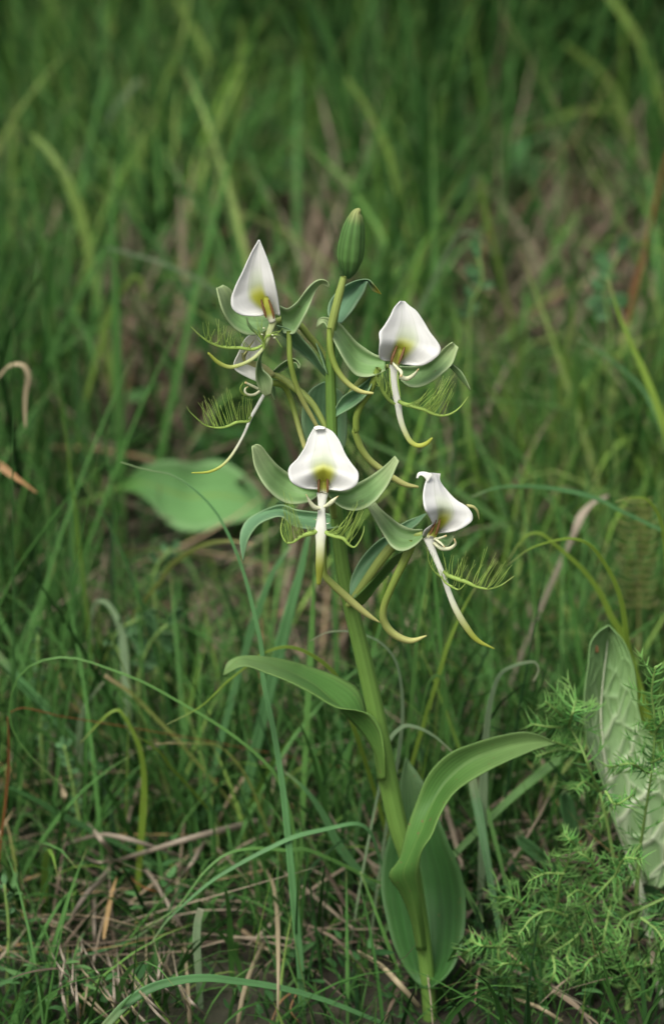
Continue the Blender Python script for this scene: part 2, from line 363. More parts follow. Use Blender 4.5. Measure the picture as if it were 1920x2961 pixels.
M['mass_herb'] = mat('ground_herbs', (.07, .17, .06), tone=[(0, (.022, .07, .02)), (.5, (.055, .15, .045)), (1, (.13, .25, .08))], trans=.25, rough=.6, noise=.12, nscale=60, spec=.15)
def tufts(name, nt, per, y0, y1, hmin, hmax, wmin, wmax, label, spread_r=.02, leanmax=.45, toneshift=0.0, pw=1.0):
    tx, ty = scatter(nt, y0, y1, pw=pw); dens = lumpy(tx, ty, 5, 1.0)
    ok = rng.random(nt) < .35 + .65 * dens; tx, ty = tx[ok], ty[ok]; nt = len(tx)
    i = np.repeat(np.arange(nt), per); n = len(i)
    ang = rng.random(n) * 2 * math.pi; rr = spread_r * np.sqrt(rng.random(n))
    x = tx[i] + rr * np.cos(ang); y = ty[i] + rr * np.sin(ang)
    th = rng.random(nt)
    root = np.stack([x, y, ground_z(x, y) - .004], 1)
    L = (hmin + (hmax - hmin) * rng.random(n) ** 1.5) * (.7 + .6 * th[i]); W = wmin + (wmax - wmin) * rng.random(n) ** 1.5
    lean = .03 + leanmax * rng.random(n); curl = rng.random(n) ** 2 * 2.0 + .1
    V = ribbons(root, ang + rng.normal(0, .5, n), L, W, lean, curl, rng.normal(0, .8, n))
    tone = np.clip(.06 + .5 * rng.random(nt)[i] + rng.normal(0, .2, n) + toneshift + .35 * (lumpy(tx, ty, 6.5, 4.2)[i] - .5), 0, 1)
    k = keep(V)
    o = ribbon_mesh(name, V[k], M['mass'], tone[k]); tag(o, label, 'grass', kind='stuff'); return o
tufts('far_grass', 1350, 16, 1.0, 3.4, .16, .40, .002, .0090, 'tall dark green grass filling the slope behind everything', .05, .5, -.09)  # negative toneshift puts the far slope's shade into the blade colour
tufts('middle_grass', 1400, 15, .36, 1.10, .05, .20, .0012, .0052, 'soft green grass in loose tufts behind the orchid', .035, .55, .13)
tufts('near_grass', 1100, 9, .075, .45, .03, .13, .0008, .0030, 'thin green grass standing close behind the orchid', .02, .35, .22)
tufts('short_grass', 1000, 9, .16, .62, .015, .06, .0008, .0026, 'short green grass covering the soil behind the orchid', .025, .7, .15)
tufts('arching_grass', 150, 5, .05, .75, .10, .26, .0010, .0026, 'long thin arching grass among the lower grass', .03, .6, .25)
tufts('low_grass', 800, 9, -.03, .20, .012, .075, .0007, .0024, 'low green grass round the foot of the orchid', .02, .8, .10)
tufts('front_grass', 260, 8, -.6, -.03, .01, .022, .001, .003, 'very short green grass in front of the orchid', .03, .6)
def thatch(name, n, y0, y1, lmin, lmax, wmin, wmax, label, up=.35):
    x, y = scatter(n, y0, y1); ang = rng.random(n) * 2 * math.pi
    root = np.stack([x, y, ground_z(x, y) + .002 + .016 * rng.random(n)], 1)
    L = lmin + (lmax - lmin) * rng.random(n); W = wmin + (wmax - wmin) * rng.random(n)
    V = ribbons(root, ang, L, W, math.pi / 2 - up * rng.random(n) * 1.6, rng.normal(.25, .5, n), rng.normal(0, .5, n), ns=5)
    V[..., 2] = np.maximum(V[..., 2], ground_z(V[..., 0], V[..., 1]) + .001)
    k = keep(V) | (rng.random(n) < .6)
    o = ribbon_mesh(name, V[k], M['mass_dry'], np.clip(rng.normal(.5, .25, n), 0, 1)[k]); tag(o, label, 'dead grass', kind='stuff'); return o
thatch('near_thatch', 2000, .015, .45, .025, .09, .0006, .0024, 'pale dead grass stems matted on the soil around the orchid')
thatch('front_thatch', 500, -.5, -.03, .015, .04, .0006, .0018, 'short bits of dead grass on the soil before the orchid', .1)
thatch('far_thatch', 2600, .4, 2.0, .05, .16, .0012, .005, 'brown and tan dead grass matted under the farther grass', .6)
def herbs(name, n, y0, y1, smin, smax, hmax, label):
    cx, cy = scatter(n, y0, y1); ok = rng.random(n) < lumpy(cx, cy, 7, 2.3) ** 1.3; cx, cy = cx[ok], cy[ok]; n = len(cx); per = 9
    i = np.repeat(np.arange(n), per); N = len(i); ang = rng.random(N) * 2 * math.pi; rr = .018 * np.sqrt(rng.random(N))
    x = cx[i] + rr * np.cos(ang); y = cy[i] + rr * np.sin(ang)
    root = np.stack([x, y, ground_z(x, y) + .004 + hmax * rng.random(N) * (.4 + .6 * rng.random(n)[i])], 1)
    L = smin + (smax - smin) * rng.random(N); W = L * (.35 + .25 * rng.random(N))
    V = ribbons(root, ang, L, W, .5 + .9 * rng.random(N), rng.normal(.4, .4, N), rng.normal(0, .3, N), ns=4)
    k = keep(V); tone = np.clip(.15 + .6 * rng.random(n)[i] + rng.normal(0, .15, N), 0, 1)
    o = ribbon_mesh(name, V[k], M['mass_herb'], tone[k]); tag(o, label, 'ground cover', kind='stuff'); return o
def dead_stand(name, spots, label):
    R_ = []
    for cx, cy, rx, ry, nn in spots:
        a = rng.random(nn) * 2 * math.pi; r = np.sqrt(rng.random(nn)); R_.append(on_ground(np.stack([cx + rx * r * np.cos(a), cy + ry * r * np.sin(a)], 1), -.003))
    root = np.concatenate(R_); n = len(root); ang = rng.random(n) * 2 * math.pi
    V = ribbons(root, ang, .04 + .10 * rng.random(n), .0012 + .0035 * rng.random(n) ** 2, .1 + .9 * rng.random(n), rng.random(n) * 1.4, rng.normal(0, .7, n))
    k = keep(V) | (rng.random(n) < .3); k &= ~((np.abs(px_of(V[:, :, 1])[..., 0] - 600) < 240) & (np.abs(px_of(V[:, :, 1])[..., 1] - 1430) < 130)).any(1)
    o = ribbon_mesh(name, V[k], M['mass_dry'], np.clip(rng.normal(.42, .25, n), 0, 1)[k]); tag(o, label, 'dead grass', kind='stuff')
dead_stand('standing_dead_grass', [(1600, 860, 330, 220, 620), (900, 900, 170, 260, 420), (430, 1200, 260, 140, 420), (250, 420, 260, 200, 200), (300, 1560, 300, 120, 160), (920, 1800, 160, 200, 140), (1250, 1300, 200, 150, 120), (1450, 1650, 200, 150, 90)], 'brown withered grass standing in the thin patches behind the flowers')
herbs('near_ground_cover', 600, -.02, .5, .004, .009, .03, 'small-leaved green ground cover between the near grass')
herbs('far_ground_cover', 1300, .45, 1.8, .012, .035, .06, 'leafy green ground cover between the farther grass')

# ------------------------------------------------------------------ the orchid
BASE = at(np.array([[1246, 2978.0]]), 0)[0]; BASE[2] = float(ground_z(BASE[0], BASE[1]))
orchid = tag(empty('orchid', BASE), 'tall orchid with five white-hooded green flowers and one bud on a leaning stem', 'orchid')
tube('stem', 'V', [(1001, 2420), (995, 2300), (985, 2200), (970, 2100), (950, 2000), (925, 1920), (903, 1820), (885, 1720), (865, 1620), (842, 1520), (820, 1430), (800, 1340), (786, 1240), (779, 1150), (773, 1050), (770, 950), (768, 870), (769, 800), (780, 720), (797, 645)],
     [33, 34, 35, 38, 42, 46, 46, 43, 41, 39, 37, 34, 31, 29, 27, 26, 24, 20, 18, 15], [4, 0], M['stem'], orchid, n=120, ns=16)
# leaves up the stem (each clasps the stem at its base)
sheet('leaf', 'F', [(690, 640), (672, 500), (645, 372), (612, 272), (540, 225), (450, 190), (330, 155), (220, 137), (130, 138), (80, 163), (64, 212)],
      [(722, 640), (716, 520), (700, 428), (664, 376), (604, 356), (525, 346), (420, 287), (330, 241), (240, 206), (150, 178), (66, 214)], [2, 6, 18, 24, 22, 10], [-5, -7, -6, 0, 5, 8], M['leaf'], orchid, bulge=[-2, 0, 3, 4, 3, 1], n=52, mm=15,
      Cn=[(700, 640), (690, 560), (650, 480), (592, 410), (520, 335), (440, 258), (360, 212), (270, 176), (190, 157), (125, 152), (65, 213)], pw=1.4)
sheet('leaf', 'F', [(848, 1330), (822, 1200), (780, 1095), (735, 1025), (778, 958), (805, 850), (850, 720), (900, 610), (980, 532), (1080, 490), (1200, 456), (1290, 444), (1350, 458), (1411, 490)],
      [(888, 1330), (872, 1200), (862, 1100), (856, 1000), (870, 925), (908, 866), (944, 780), (1000, 692), (1100, 622), (1200, 570), (1270, 540), (1330, 515), (1380, 500), (1411, 492)], [1.5, .5, -8, -4, 6, 16], [1.5, .5, -8, -18, -8, 14], M['leaf'], orchid, bulge=[-4.5, -4, -1, 6, 5, 1], n=64, mm=15, pw=1.4,
      Cn=[(868, 1330), (848, 1200), (825, 1095), (795, 1020), (820, 950), (862, 858), (905, 750), (965, 650), (1060, 565), (1150, 525), (1240, 497), (1310, 485), (1360, 484), (1411, 491)])
sheet('leaf', 'F', [(868, 1482), (815, 1425), (760, 1322), (725, 1200), (704, 1080), (710, 970), (735, 870), (765, 770), (780, 660), (804, 548)],
      [(905, 1482), (965, 1440), (1015, 1365), (1042, 1250), (1046, 1130), (1030, 1020), (990, 925), (950, 825), (870, 640), (806, 549)], [2, 10, 16, 24, 34, 40], [-5, 4, 12, 22, 34, 40], M['leaf_dark'], orchid, bulge=[2, 8, 7, 6, 3, 0], n=48, mm=15, pw=1.5, wave=1.2)
sheet('leaf', 'F', [(905, 1650), (860, 1612), (790, 1584), (720, 1573), (640, 1588), (590, 1612), (545, 1650)], [(905, 1690), (860, 1720), (790, 1740), (720, 1740), (640, 1720), (590, 1690), (545, 1652)], [0, 14, 20, 22, 18], [-8, -26, -34, -30, 10], M['leaf_dark'], orchid, bulge=[0, 4, 5, 3, 0], n=30, mm=11)
# bracts
sheet('bract', 'B', [(215, 475), (150, 400), (165, 290), (240, 190), (310, 138), (400, 98), (510, 88), (560, 135), (622, 216)], [(272, 478), (305, 440), (370, 360), (430, 265), (470, 195), (490, 140), (503, 108), (540, 180), (621, 217)], [4, 12, 14, 12, 14], [4, 8, 10, 12, 14], M['bract_tip'], orchid, bulge=[0, 5, 4, 1, 0], n=34)
sheet('bract', 'V', [(758, 1050), (712, 1035), (702, 995), (703, 950), (720, 908), (752, 887)], [(790, 1060), (803, 1030), (806, 990), (804, 950), (795, 915), (757, 887)], [8, 9, 10, 11, 12], [8, 10, 10, 11, 12], M['bract'], orchid, bulge=[0, 3, 3, 2, 0])
sheet('bract', 'A', [(1110, 1290), (1060, 1230), (1000, 1130), (940, 1060), (870, 985), (800, 950), (722, 928)], [(1085, 1310), (1020, 1245), (950, 1180), (890, 1130), (830, 1085), (770, 1010), (720, 932)], [0, -3, -4, -2], [4, 4, 3, 0], M['bract'], orchid, bulge=[0, 3, 3, 0])
sheet('bract', 'A', [(1120, 1290), (1098, 1190), (1070, 1110), (1015, 1058)], [(1095, 1290), (1060, 1190), (1035, 1120), (1013, 1060)], [2, 4, 4], [-2, -2, 0], M['bract'], orchid, bulge=1, n=14, mm=7)
sheet('bract', 'B', [(200, 1260), (280, 1135), (400, 1060), (500, 985), (580, 900)], [(210, 1320), (290, 1275), (400, 1205), (490, 1120), (582, 905)], [0, -2, -3, 0], [0, -6, -6, -2], M['bract'], orchid, bulge=[0, 4, 4, 0])
sheet('bract', 'C', [(872, 925), (760, 872), (620, 855), (500, 838), (390, 800), (270, 830), (170, 875), (90, 935), (50, 1010), (38, 1100), (65, 1267)], [(862, 980), (740, 1003), (600, 1000), (480, 970), (380, 897), (290, 915), (200, 960), (140, 1030), (105, 1100), (85, 1180), (68, 1266)], [4, 14, 18, 14, 10], [-2, 4, 6, 8, 10], M['bract'], orchid, bulge=[2, 5, 5, 3, 0], n=44)
sheet('bract', 'D', [(95, 1115), (88, 1000), (120, 900), (190, 780), (300, 660), (420, 580), (520, 500), (620, 450), (722, 413)], [(125, 1120), (180, 1010), (260, 890), (350, 770), (430, 665), (500, 610), (560, 565), (640, 510), (722, 416)], [-2, 2, 4, 8, 12], [-4, -4, -2, 2, 10], M['bract'], orchid, bulge=[0, 3, 3, 0], n=34)
sheet('bract', 'D', [(120, 1120), (230, 1010), (340, 890), (440, 780), (545, 720)], [(165, 1195), (250, 1112), (350, 985), (435, 890), (545, 742)], [-6, -6, -4, 0], [-1, 2, 4, 4], M['leaf'], orchid, bulge=[0, 2, 2, 0])
# bud with its own ovary and spur
bud = tube('bud', 'A', [(1250, 575), (1258, 520), (1266, 430), (1275, 340), (1290, 230), (1305, 140), (1318, 85), (1338, 66)], [40, 115, 182, 190, 165, 118, 62, 26], [0, -2], M['bud'], orchid, n=40, ns=36, ribs=6, ribd=.07)
tube('ovary', 'B', [(292, 60), (255, 200), (205, 400), (170, 560), (168, 660)], [50, 74, 78, 66, 50], [-3, -5], M['ovary'], orchid, ns=14)
tube('spur', 'B', [(160, 520), (165, 640), (185, 780), (235, 900), (325, 1012), (440, 1086), (553, 1103)], [40, 58, 58, 55, 50, 42, 22], [-6, -9], M['spur'], orchid)

def flower(f, cx, cy, d):
    return empty('flower', at(src(f, [(cx, cy)]), d)[0], orchid)
def comb(f, spine, sw, d, tips, parent, w0=11, side=1):
    """A fringed side lobe of the lip: a spine and its filaments."""
    tube('fringe_spine', f, spine, [q * .8 for q in sw], d, M['lime'], parent, n=34, ns=8, flat=.6)
    S = curve(src(f, spine), 200); D = spread(d, 200)
    k0 = src(f, [(0, 0)])[0]; s = FR[f][2]
    nt_ = len(tips)
    tips = [(tx + dx * random.uniform(.4, 1), ty + random.uniform(-5, 30), min(.97, max(.02, b + random.uniform(-.035, .035)))) for tx, ty, b in tips for dx in (-7, 20)]
    for j, (tx, ty, b) in enumerate(tips):
        i = int(b * 199); P0 = (S[i] - k0) / s
        kk = random.uniform(.84, 1.14); tx, ty = P0[0] + (tx - P0[0]) * kk, P0[1] + (ty - P0[1]) * kk
        mx_, my_ = (P0[0] + tx) / 2 + random.uniform(-15, 15), (P0[1] + ty) / 2 + random.uniform(-8, 16)
        dd = D[i] + random.uniform(-4, 2)
        tube('filament', f, [tuple(P0), (mx_, my_), (tx, ty)], [w0 * .6, w0 * .45, w0 * .2], [D[i], (D[i] + dd) / 2, dd], M['lime'], parent, n=9, ns=5)
def arm(f, pts, w, d, parent, m='stigma'): return tube('stigma_arm', f, pts, w, d, M[m], parent, n=20, ns=8)
def canals(f, a, b, wd, d, parent):
    for p in (a, b): tube('pollen_canal', f, p, [wd * .4, wd * .85, wd * .85, wd * .4], d, M['brown'], parent, n=14, ns=8)

# flower beside the top bud, facing left
fl = flower('A', 700, 900, 2)
sheet('hood', 'A', [(588, 293), (530, 395), (468, 530), (410, 650), (383, 740), (395, 805), (450, 846), (530, 857), (612, 853)], [(592, 293), (640, 405), (685, 530), (712, 640), (728, 720), (735, 770), (740, 815), (745, 845), (742, 856)], [-8, -11, -14, -15, -12], [-8, -10, -11, -11, -9], M['hood'], fl,
      bulge=[.5, 2.5, 4, 5, 5], n=40, mm=21, Cn=[(590, 293), (578, 400), (568, 520), (575, 620), (590, 690), (615, 730), (640, 765), (660, 800), (672, 840)], fold=.12)
sheet('sepal', 'A', [(690, 930), (610, 985), (560, 999), (490, 995), (430, 965), (380, 920), (340, 860), (305, 780), (285, 700), (274, 650)], [(700, 870), (600, 850), (540, 840), (480, 815), (440, 780), (415, 740), (400, 700), (385, 668), (360, 645), (322, 627)], [-2, -6, -8, -6], [0, 2, 2, -2], M['sepal'], fl, bulge=[0, 3, 3, 1], n=34)
sheet('sepal', 'A', [(745, 782), (800, 803), (870, 757), (925, 685), (985, 618), (1040, 588), (1092, 598), (1118, 645)], [(770, 985), (850, 990), (885, 940), (925, 865), (965, 780), (1002, 690), (1045, 622), (1112, 645)], [-4, -6, -7, -6, -4], [-4, -8, -6, -3, -4], M['sepal'], fl, bulge=[3, 4, 3, 2, 0], n=34)
tube('column', 'A', [(640, 715), (655, 780), (672, 850), (690, 900)], [30, 62, 70, 52], [-9, -10], M['column'], fl, n=18, ns=14, flat=.5)
canals('A', [(605, 735), (620, 790), (635, 840), (642, 870)], [(660, 738), (680, 790), (695, 840), (700, 878)], 24, [-11, -13], fl)
tube('lip', 'A', [(700, 890), (672, 960), (650, 1030), (628, 1085), (585, 1140), (530, 1185), (450, 1222), (370, 1238), (290, 1206), (212, 1132)], [55, 46, 38, 28, 26, 26, 28, 30, 32, 14], [-9, -12, -16, -20], M['lip_green'], fl, n=44, flat=.5)
comb('A', [(640, 1062), (552, 1105), (450, 1096), (330, 1090), (240, 1062), (160, 1010), (85, 938)], [24, 32, 32, 28, 22, 14, 5], [-12, -18], [(180, 900, .72), (205, 890, .68), (275, 878, .60), (290, 935, .56), (330, 890, .50), (375, 945, .42), (335, 960, .64), (240, 960, .70), (395, 990, .38), (450, 975, .26), (480, 1040, .22), (370, 1000, .48), (130, 985, .86)], fl)
comb('A', [(625, 1100), (632, 1040), (660, 1000), (700, 1010), (760, 1092)], [26, 26, 18, 14, 4], [-13, -15], [(570, 880, .1), (605, 868, .15), (585, 920, .2), (640, 930, .25), (690, 960, .35), (722, 975, .45), (752, 945, .5), (560, 960, .12)], fl, w0=13)
arm('A', [(585, 985), (535, 950), (508, 910), (497, 868)], [34, 26, 18, 4], [-10, -13], fl, 'sepal')
for q in ((625, 948), (612, 995), (690, 1000), (705, 1020)): tube('pollen_grain', 'A', [(q[0] - 8, q[1]), q, (q[0] + 8, q[1] + 3)], [6, 15, 6], -16, M['stigma'], fl, n=6, ns=6)
tube('spur', 'E', [(1215, 300), (1222, 430), (1228, 600), (1268, 800), (1322, 965), (1395, 1120), (1470, 1250), (1540, 1380)], [54, 60, 62, 62, 60, 56, 50, 40], [-4, -6, -6, -2], M['spur'], fl)
tube('ovary', 'A', [(700, 900), (790, 880), (880, 915), (960, 1005), (1035, 1095), (1090, 1195), (1115, 1290)], [40, 50, 52, 54, 55, 52, 44], [0, 3, 2], M['ovary'], fl, ns=14)

# flower below it, seen from behind and turned to the left
fl = flower('E', 1040, 800, 12)
sheet('hood', 'E', [(855, 342), (770, 352), (715, 415), (660, 540), (605, 670), (622, 728), (720, 795), (855, 862)], [(858, 345), (800, 425), (735, 500), (706, 560), (728, 622), (780, 656), (850, 692), (905, 740)], [2, 4, 8, 10], [8, 10, 12, 10], M['petal'], fl, bulge=[0, 2, 2, 0])
sheet('hood_lobe', 'E', [(850, 342), (905, 405), (927, 465), (890, 540), (820, 602), (778, 648)], [(846, 352), (830, 420), (790, 482), (760, 540), (742, 592), (748, 642)], [2, 0, 2, 4], [8, 10, 10, 8], M['petal'], fl, bulge=3, n=22)
sheet('hood_lining', 'E', [(830, 350), (790, 440), (745, 520), (715, 570), (735, 640)], [(865, 360), (855, 420), (820, 480), (770, 560), (752, 640)], 12, 13, M['petal_yellow'], fl, bulge=1, n=14, mm=6)
tube('hood_back', 'E', [(700, 545), (725, 620), (800, 655), (880, 680), (960, 720), (1040, 785)], [20, 44, 62, 74, 76, 60], [10, 8], M['petal_yellow'], fl, n=26, flat=.5)
sheet('sepal', 'E', [(935, 478), (895, 560), (862, 660), (849, 770), (862, 880), (900, 970), (955, 1032)], [(941, 480), (914, 580), (910, 660), (935, 735), (990, 785), (1032, 850), (1020, 1000)], [0, -1, 0, 2, 4], [6, 2, -2, -2, 0], M['sepal'], fl, bulge=[0, 2, 3, 3, 1])
sheet('sepal', 'E', [(1045, 740), (1110, 680), (1180, 632), (1260, 603), (1312, 628), (1342, 680), (1330, 718)], [(1070, 790), (1150, 735), (1215, 690), (1265, 648), (1298, 655), (1318, 690), (1326, 716)], [10, 14, 14, 12], [12, 16, 15, 12], M['sepal'], fl, bulge=2, n=24, mm=7)
sheet('sepal', 'E', [(1015, 930), (1025, 990), (1058, 1066)], [(1055, 920), (1068, 990), (1060, 1066)], 10, 12, M['sepal'], fl, n=10, mm=5)
arm('E', [(870, 940), (800, 905), (730, 872)], [30, 30, 26], [6, 4], fl)
arm('E', [(900, 965), (830, 1008), (770, 1010), (728, 975), (735, 935), (765, 918)], [34, 32, 28, 24, 18, 8], [5, 0, 2], fl)
arm('E', [(830, 1018), (750, 1018), (695, 985), (680, 935), (708, 872)], [14, 28, 28, 24, 6], [4, 0], fl, 'lime')
tube('lip', 'E', [(985, 950), (930, 1025), (870, 1130), (795, 1262), (745, 1385), (700, 1480), (640, 1590), (560, 1710), (460, 1808), (330, 1868), (135, 1880)], [40, 40, 40, 36, 30, 28, 30, 32, 32, 30, 12], [8, 4, 0, -4], M['lip'], fl, n=50, flat=.6)
comb('E', [(800, 1255), (770, 1302), (650, 1312), (510, 1368), (400, 1376), (280, 1345), (180, 1262), (110, 1192), (80, 1138)], [20, 44, 46, 36, 26, 20, 14, 10, 5], [2, -6], [(700, 1010, .14), (745, 1030, .10), (770, 1035, .07), (795, 1035, .04), (520, 938, .24), (562, 945, .2), (480, 1012, .3), (402, 1068, .4), (440, 1105, .36), (330, 1030, .44), (258, 1020, .50), (205, 1058, .54), (380, 1005, .40), (290, 1055, .52), (672, 1100, .2), (250, 1100, .62), (340, 1150, .48), (240, 1290, .72)], fl, w0=15)
tube('spur', 'E', [(1010, 880), (1090, 880), (1165, 915), (1228, 1030), (1280, 1200), (1330, 1380), (1385, 1565), (1430, 1700)], [70, 80, 70, 62, 62, 62, 56, 40], [10, 12, 8, 6], M['spur'], fl)
tube('ovary', 'E', [(990, 800), (1050, 790), (1160, 838), (1265, 920), (1385, 1010), (1480, 1110), (1560, 1240), (1640, 1400)], [50, 70, 80, 84, 80, 76, 70, 60], [10, 8, 4, 2], M['ovary'], fl, ns=14)

# upper right flower
fl = flower('B', 740, 880, -2)
sheet('hood', 'B', [(795, 279), (742, 335), (700, 420), (650, 502), (608, 562), (613, 640), (606, 715), (611, 785), (640, 806), (668, 808)], [(835, 283), (875, 320), (935, 365), (1002, 462), (1062, 562), (1125, 645), (1152, 700), (1135, 758), (1000, 850), (815, 842)], [-8, -14, -18, -18, -14], [-6, -10, -13, -14, -10], M['hood'], fl,
      bulge=[.5, 3, 5, 5.5, 5], n=42, mm=21, Cn=[(820, 280), (835, 345), (855, 420), (862, 500), (855, 565), (835, 620), (808, 665), (785, 710), (765, 770), (750, 830)], fold=.12)
sheet('sepal', 'B', [(660, 790), (560, 752), (480, 702), (400, 642), (330, 562), (260, 482), (190, 440), (110, 421), (60, 445), (46, 515)], [(660, 900), (540, 950), (460, 957), (400, 940), (350, 890), (290, 800), (230, 690), (172, 580), (112, 468), (54, 512)], [0, 2, 2, 0, -2], [-4, -8, -8, -5, -3], M['sepal'], fl, bulge=[2, 5, 4, 2, 0], n=38)
sheet('sepal', 'B', [(790, 860), (900, 862), (980, 850), (1070, 808), (1145, 740), (1200, 685), (1255, 647)], [(800, 985), (870, 1040), (960, 1046), (1060, 1005), (1160, 930), (1250, 845), (1311, 690)], [2, 4, 4, 0, -4], [-2, -8, -10, -6, -4], M['sepal'], fl, bulge=[2, 5, 5, 3, 1], n=32)
sheet('petal_tip', 'B', [(1235, 870), (1300, 940), (1360, 1010), (1416, 1074)], [(1262, 845), (1335, 905), (1382, 985), (1418, 1072)], -2, -3, M['sepal'], fl, n=12, mm=5)
tube('column', 'B', [(800, 650), (775, 740), (745, 840), (735, 920)], [40, 84, 90, 66], [-10, -12], M['column'], fl, n=18, ns=14, flat=.5)
canals('B', [(765, 678), (742, 735), (722, 790), (712, 842)], [(832, 690), (815, 745), (795, 800), (778, 842)], 32, [-12, -15], fl)
tube('lip', 'B', [(740, 850), (732, 940), (738, 1030), (752, 1110), (772, 1190), (792, 1320), (832, 1440), (890, 1538), (952, 1570), (1022, 1553), (1078, 1502)], [90, 72, 66, 62, 62, 54, 48, 44, 40, 42, 18], [-12, -15, -16, -18], M['lip'], fl, n=46, flat=.5)
arm('B', [(790, 955), (850, 972), (905, 945), (958, 885)], [40, 44, 34, 8], [-14, -18], fl)
arm('B', [(722, 828), (770, 880), (802, 915), (800, 955)], [20, 28, 34, 20], [-14, -18], fl)
for q in ((700, 1000), (770, 1010)): tube('lip_edge', 'B', [(q[0], q[1] - 120), (q[0] + 4, q[1]), (q[0] + 25, q[1] + 130)], [10, 16, 8], [-15, -18], M['lime'], fl, n=12, ns=6)
comb('B', [(775, 1170), (820, 1195), (900, 1217), (1000, 1246), (1090, 1286), (1170, 1301), (1250, 1282), (1330, 1222), (1397, 1132)], [40, 48, 48, 44, 36, 28, 22, 15, 6], [-16, -17, -15], [(1055, 1050, .22), (958, 1152, .1), (1170, 940, .38), (1212, 945, .42), (1252, 945, .5), (1200, 985, .40), (1266, 1030, .56), (1235, 1000, .46), (1172, 1000, .36), (1140, 1060, .33), (1100, 1095, .28), (1210, 1050, .45), (1180, 1080, .42), (1020, 1085, .2), (1255, 1075, .6)], fl, w0=13)
comb('B', [(745, 1200), (700, 1165), (655, 1110), (620, 1050), (600, 960)], [30, 44, 40, 26, 8], [-18, -22], [(545, 890, .62), (600, 850, .55), (635, 880, .48), (655, 910, .4), (690, 985, .3), (575, 920, .66), (615, 930, .5), (700, 1040, .2), (580, 1000, .75)], fl, w0=16)
tube('spur', 'S', [tuple(src('B', [p])[0]) for p in ((600, 880), (565, 970), (525, 1085), (450, 1195), (402, 1320), (398, 1440))] + [tuple(src('C', [p])[0]) for p in ((988, 180), (1035, 322), (1110, 428), (1200, 502), (1312, 580), (1405, 632), (1512, 652))], [18, 20, 20, 20, 20, 20, 20, 20, 19, 19, 18, 17, 7], [-4, -2, 0, 2], M['spur'], fl, n=60)
tube('ovary', 'B', [(690, 860), (590, 890), (470, 965), (335, 1130), (215, 1300), (195, 1400)], [40, 56, 64, 62, 56, 46], [2, 2], M['ovary'], fl, ns=14)

# front flower facing the viewer
fl = flower('C', 715, 740, -12)
sheet('hood', 'C', [(655, 157), (612, 230), (572, 330), (512, 420), (452, 482), (439, 530), (460, 602), (520, 647), (600, 668), (688, 664)], [(742, 160), (802, 192), (862, 272), (912, 382), (972, 472), (1016, 532), (1018, 585), (995, 640), (890, 683), (775, 668)], [-14, -20, -24, -25, -20], [-14, -20, -24, -25, -20], M['hood'], fl,
      bulge=[.5, 3.2, 5, 5.5, 5.5], n=42, mm=23, Cn=[(700, 155), (708, 240), (718, 330), (726, 410), (730, 465), (732, 505), (732, 545), (732, 580), (732, 620), (732, 655)], fold=.12)
sheet('hood_tip', 'C', [(650, 160), (690, 148), (745, 160)], [(662, 178), (700, 172), (742, 172)], -14, -16, M['petal'], fl, n=10, mm=5)
sheet('sepal', 'C', [(690, 675), (570, 640), (470, 560), (400, 510), (340, 460), (280, 390), (215, 310), (180, 298), (138, 316)], [(690, 720), (610, 772), (520, 791), (430, 785), (350, 745), (280, 682), (225, 610), (160, 470), (140, 320)], [-12, -8, -8, -10, -14], [-14, -20, -20, -18, -15], M['sepal'], fl, bulge=[2, 5, 5, 3, 0], n=38)
sheet('sepal', 'C', [(775, 680), (920, 682), (1000, 630), (1070, 590), (1150, 540), (1240, 470), (1318, 394)], [(778, 730), (855, 805), (945, 842), (1045, 836), (1135, 788), (1250, 650), (1354, 438)], [-12, -8, -8, -10, -14], [-14, -20, -20, -18, -15], M['sepal'], fl, bulge=[2, 5, 5, 3, 0], n=38)
tube('column', 'C', [(732, 500), (732, 570), (730, 650), (724, 740)], [30, 66, 72, 66], [-16, -18], M['column'], fl, n=18, ns=14, flat=.5)
canals('C', [(694, 545), (692, 600), (690, 650), (690, 698)], [(762, 545), (764, 600), (764, 650), (763, 698)], 26, [-18, -21], fl)
tube('lip', 'C', [(722, 700), (717, 780), (714, 860), (712, 940), (708, 1020), (706, 1100), (704, 1180), (700, 1300), (690, 1456)], [100, 66, 62, 82, 104, 80, 76, 70, 34], [-19, -22, -24, -22], M['lip'], fl, n=46, flat=.45)
arm('C', [(700, 828), (660, 822), (625, 785), (586, 712)], [30, 44, 34, 5], [-22, -24], fl)
arm('C', [(735, 815), (775, 795), (805, 770), (852, 726)], [24, 38, 40, 5], [-22, -24], fl)
for q in ((650, 915, 690, 925), (650, 985, 670, 995), (785, 945, 755, 955)): tube('lip_tooth', 'C', [(q[2], q[3]), ((q[0] + q[2]) / 2, (q[1] + q[3]) / 2 + 3), (q[0], q[1])], [9, 7, 3], -24, M['lip'], fl, n=6, ns=5)
comb('C', [(690, 1010), (660, 1025), (600, 1042), (540, 1062), (482, 1105), (430, 1112), (392, 1062), (378, 982), (402, 895)], [40, 50, 48, 42, 28, 20, 16, 12, 5], [-22, -25, -22], [(410, 700, .42), (460, 748, .36), (492, 845, .3), (398, 800, .5), (388, 855, .52), (480, 822, .32), (560, 955, .2), (648, 978, .08), (440, 800, .44), (425, 880, .46), (520, 900, .26), (460, 900, .38), (610, 960, .14), (400, 930, .55)], fl, w0=13)
comb('C', [(730, 1010), (758, 1032), (830, 1060), (892, 1077), (940, 1130), (982, 1150), (1032, 1090), (1060, 1022), (1066, 975)], [40, 50, 48, 42, 28, 20, 16, 12, 5], [-22, -25, -22], [(1000, 750, .36), (992, 800, .34), (1072, 798, .46), (1048, 858, .42), (940, 868, .22), (962, 878, .26), (852, 950, .12), (920, 928, .2), (1020, 830, .4), (1040, 910, .48), (980, 900, .3), (890, 960, .16), (800, 1000, .08)], fl, w0=13)
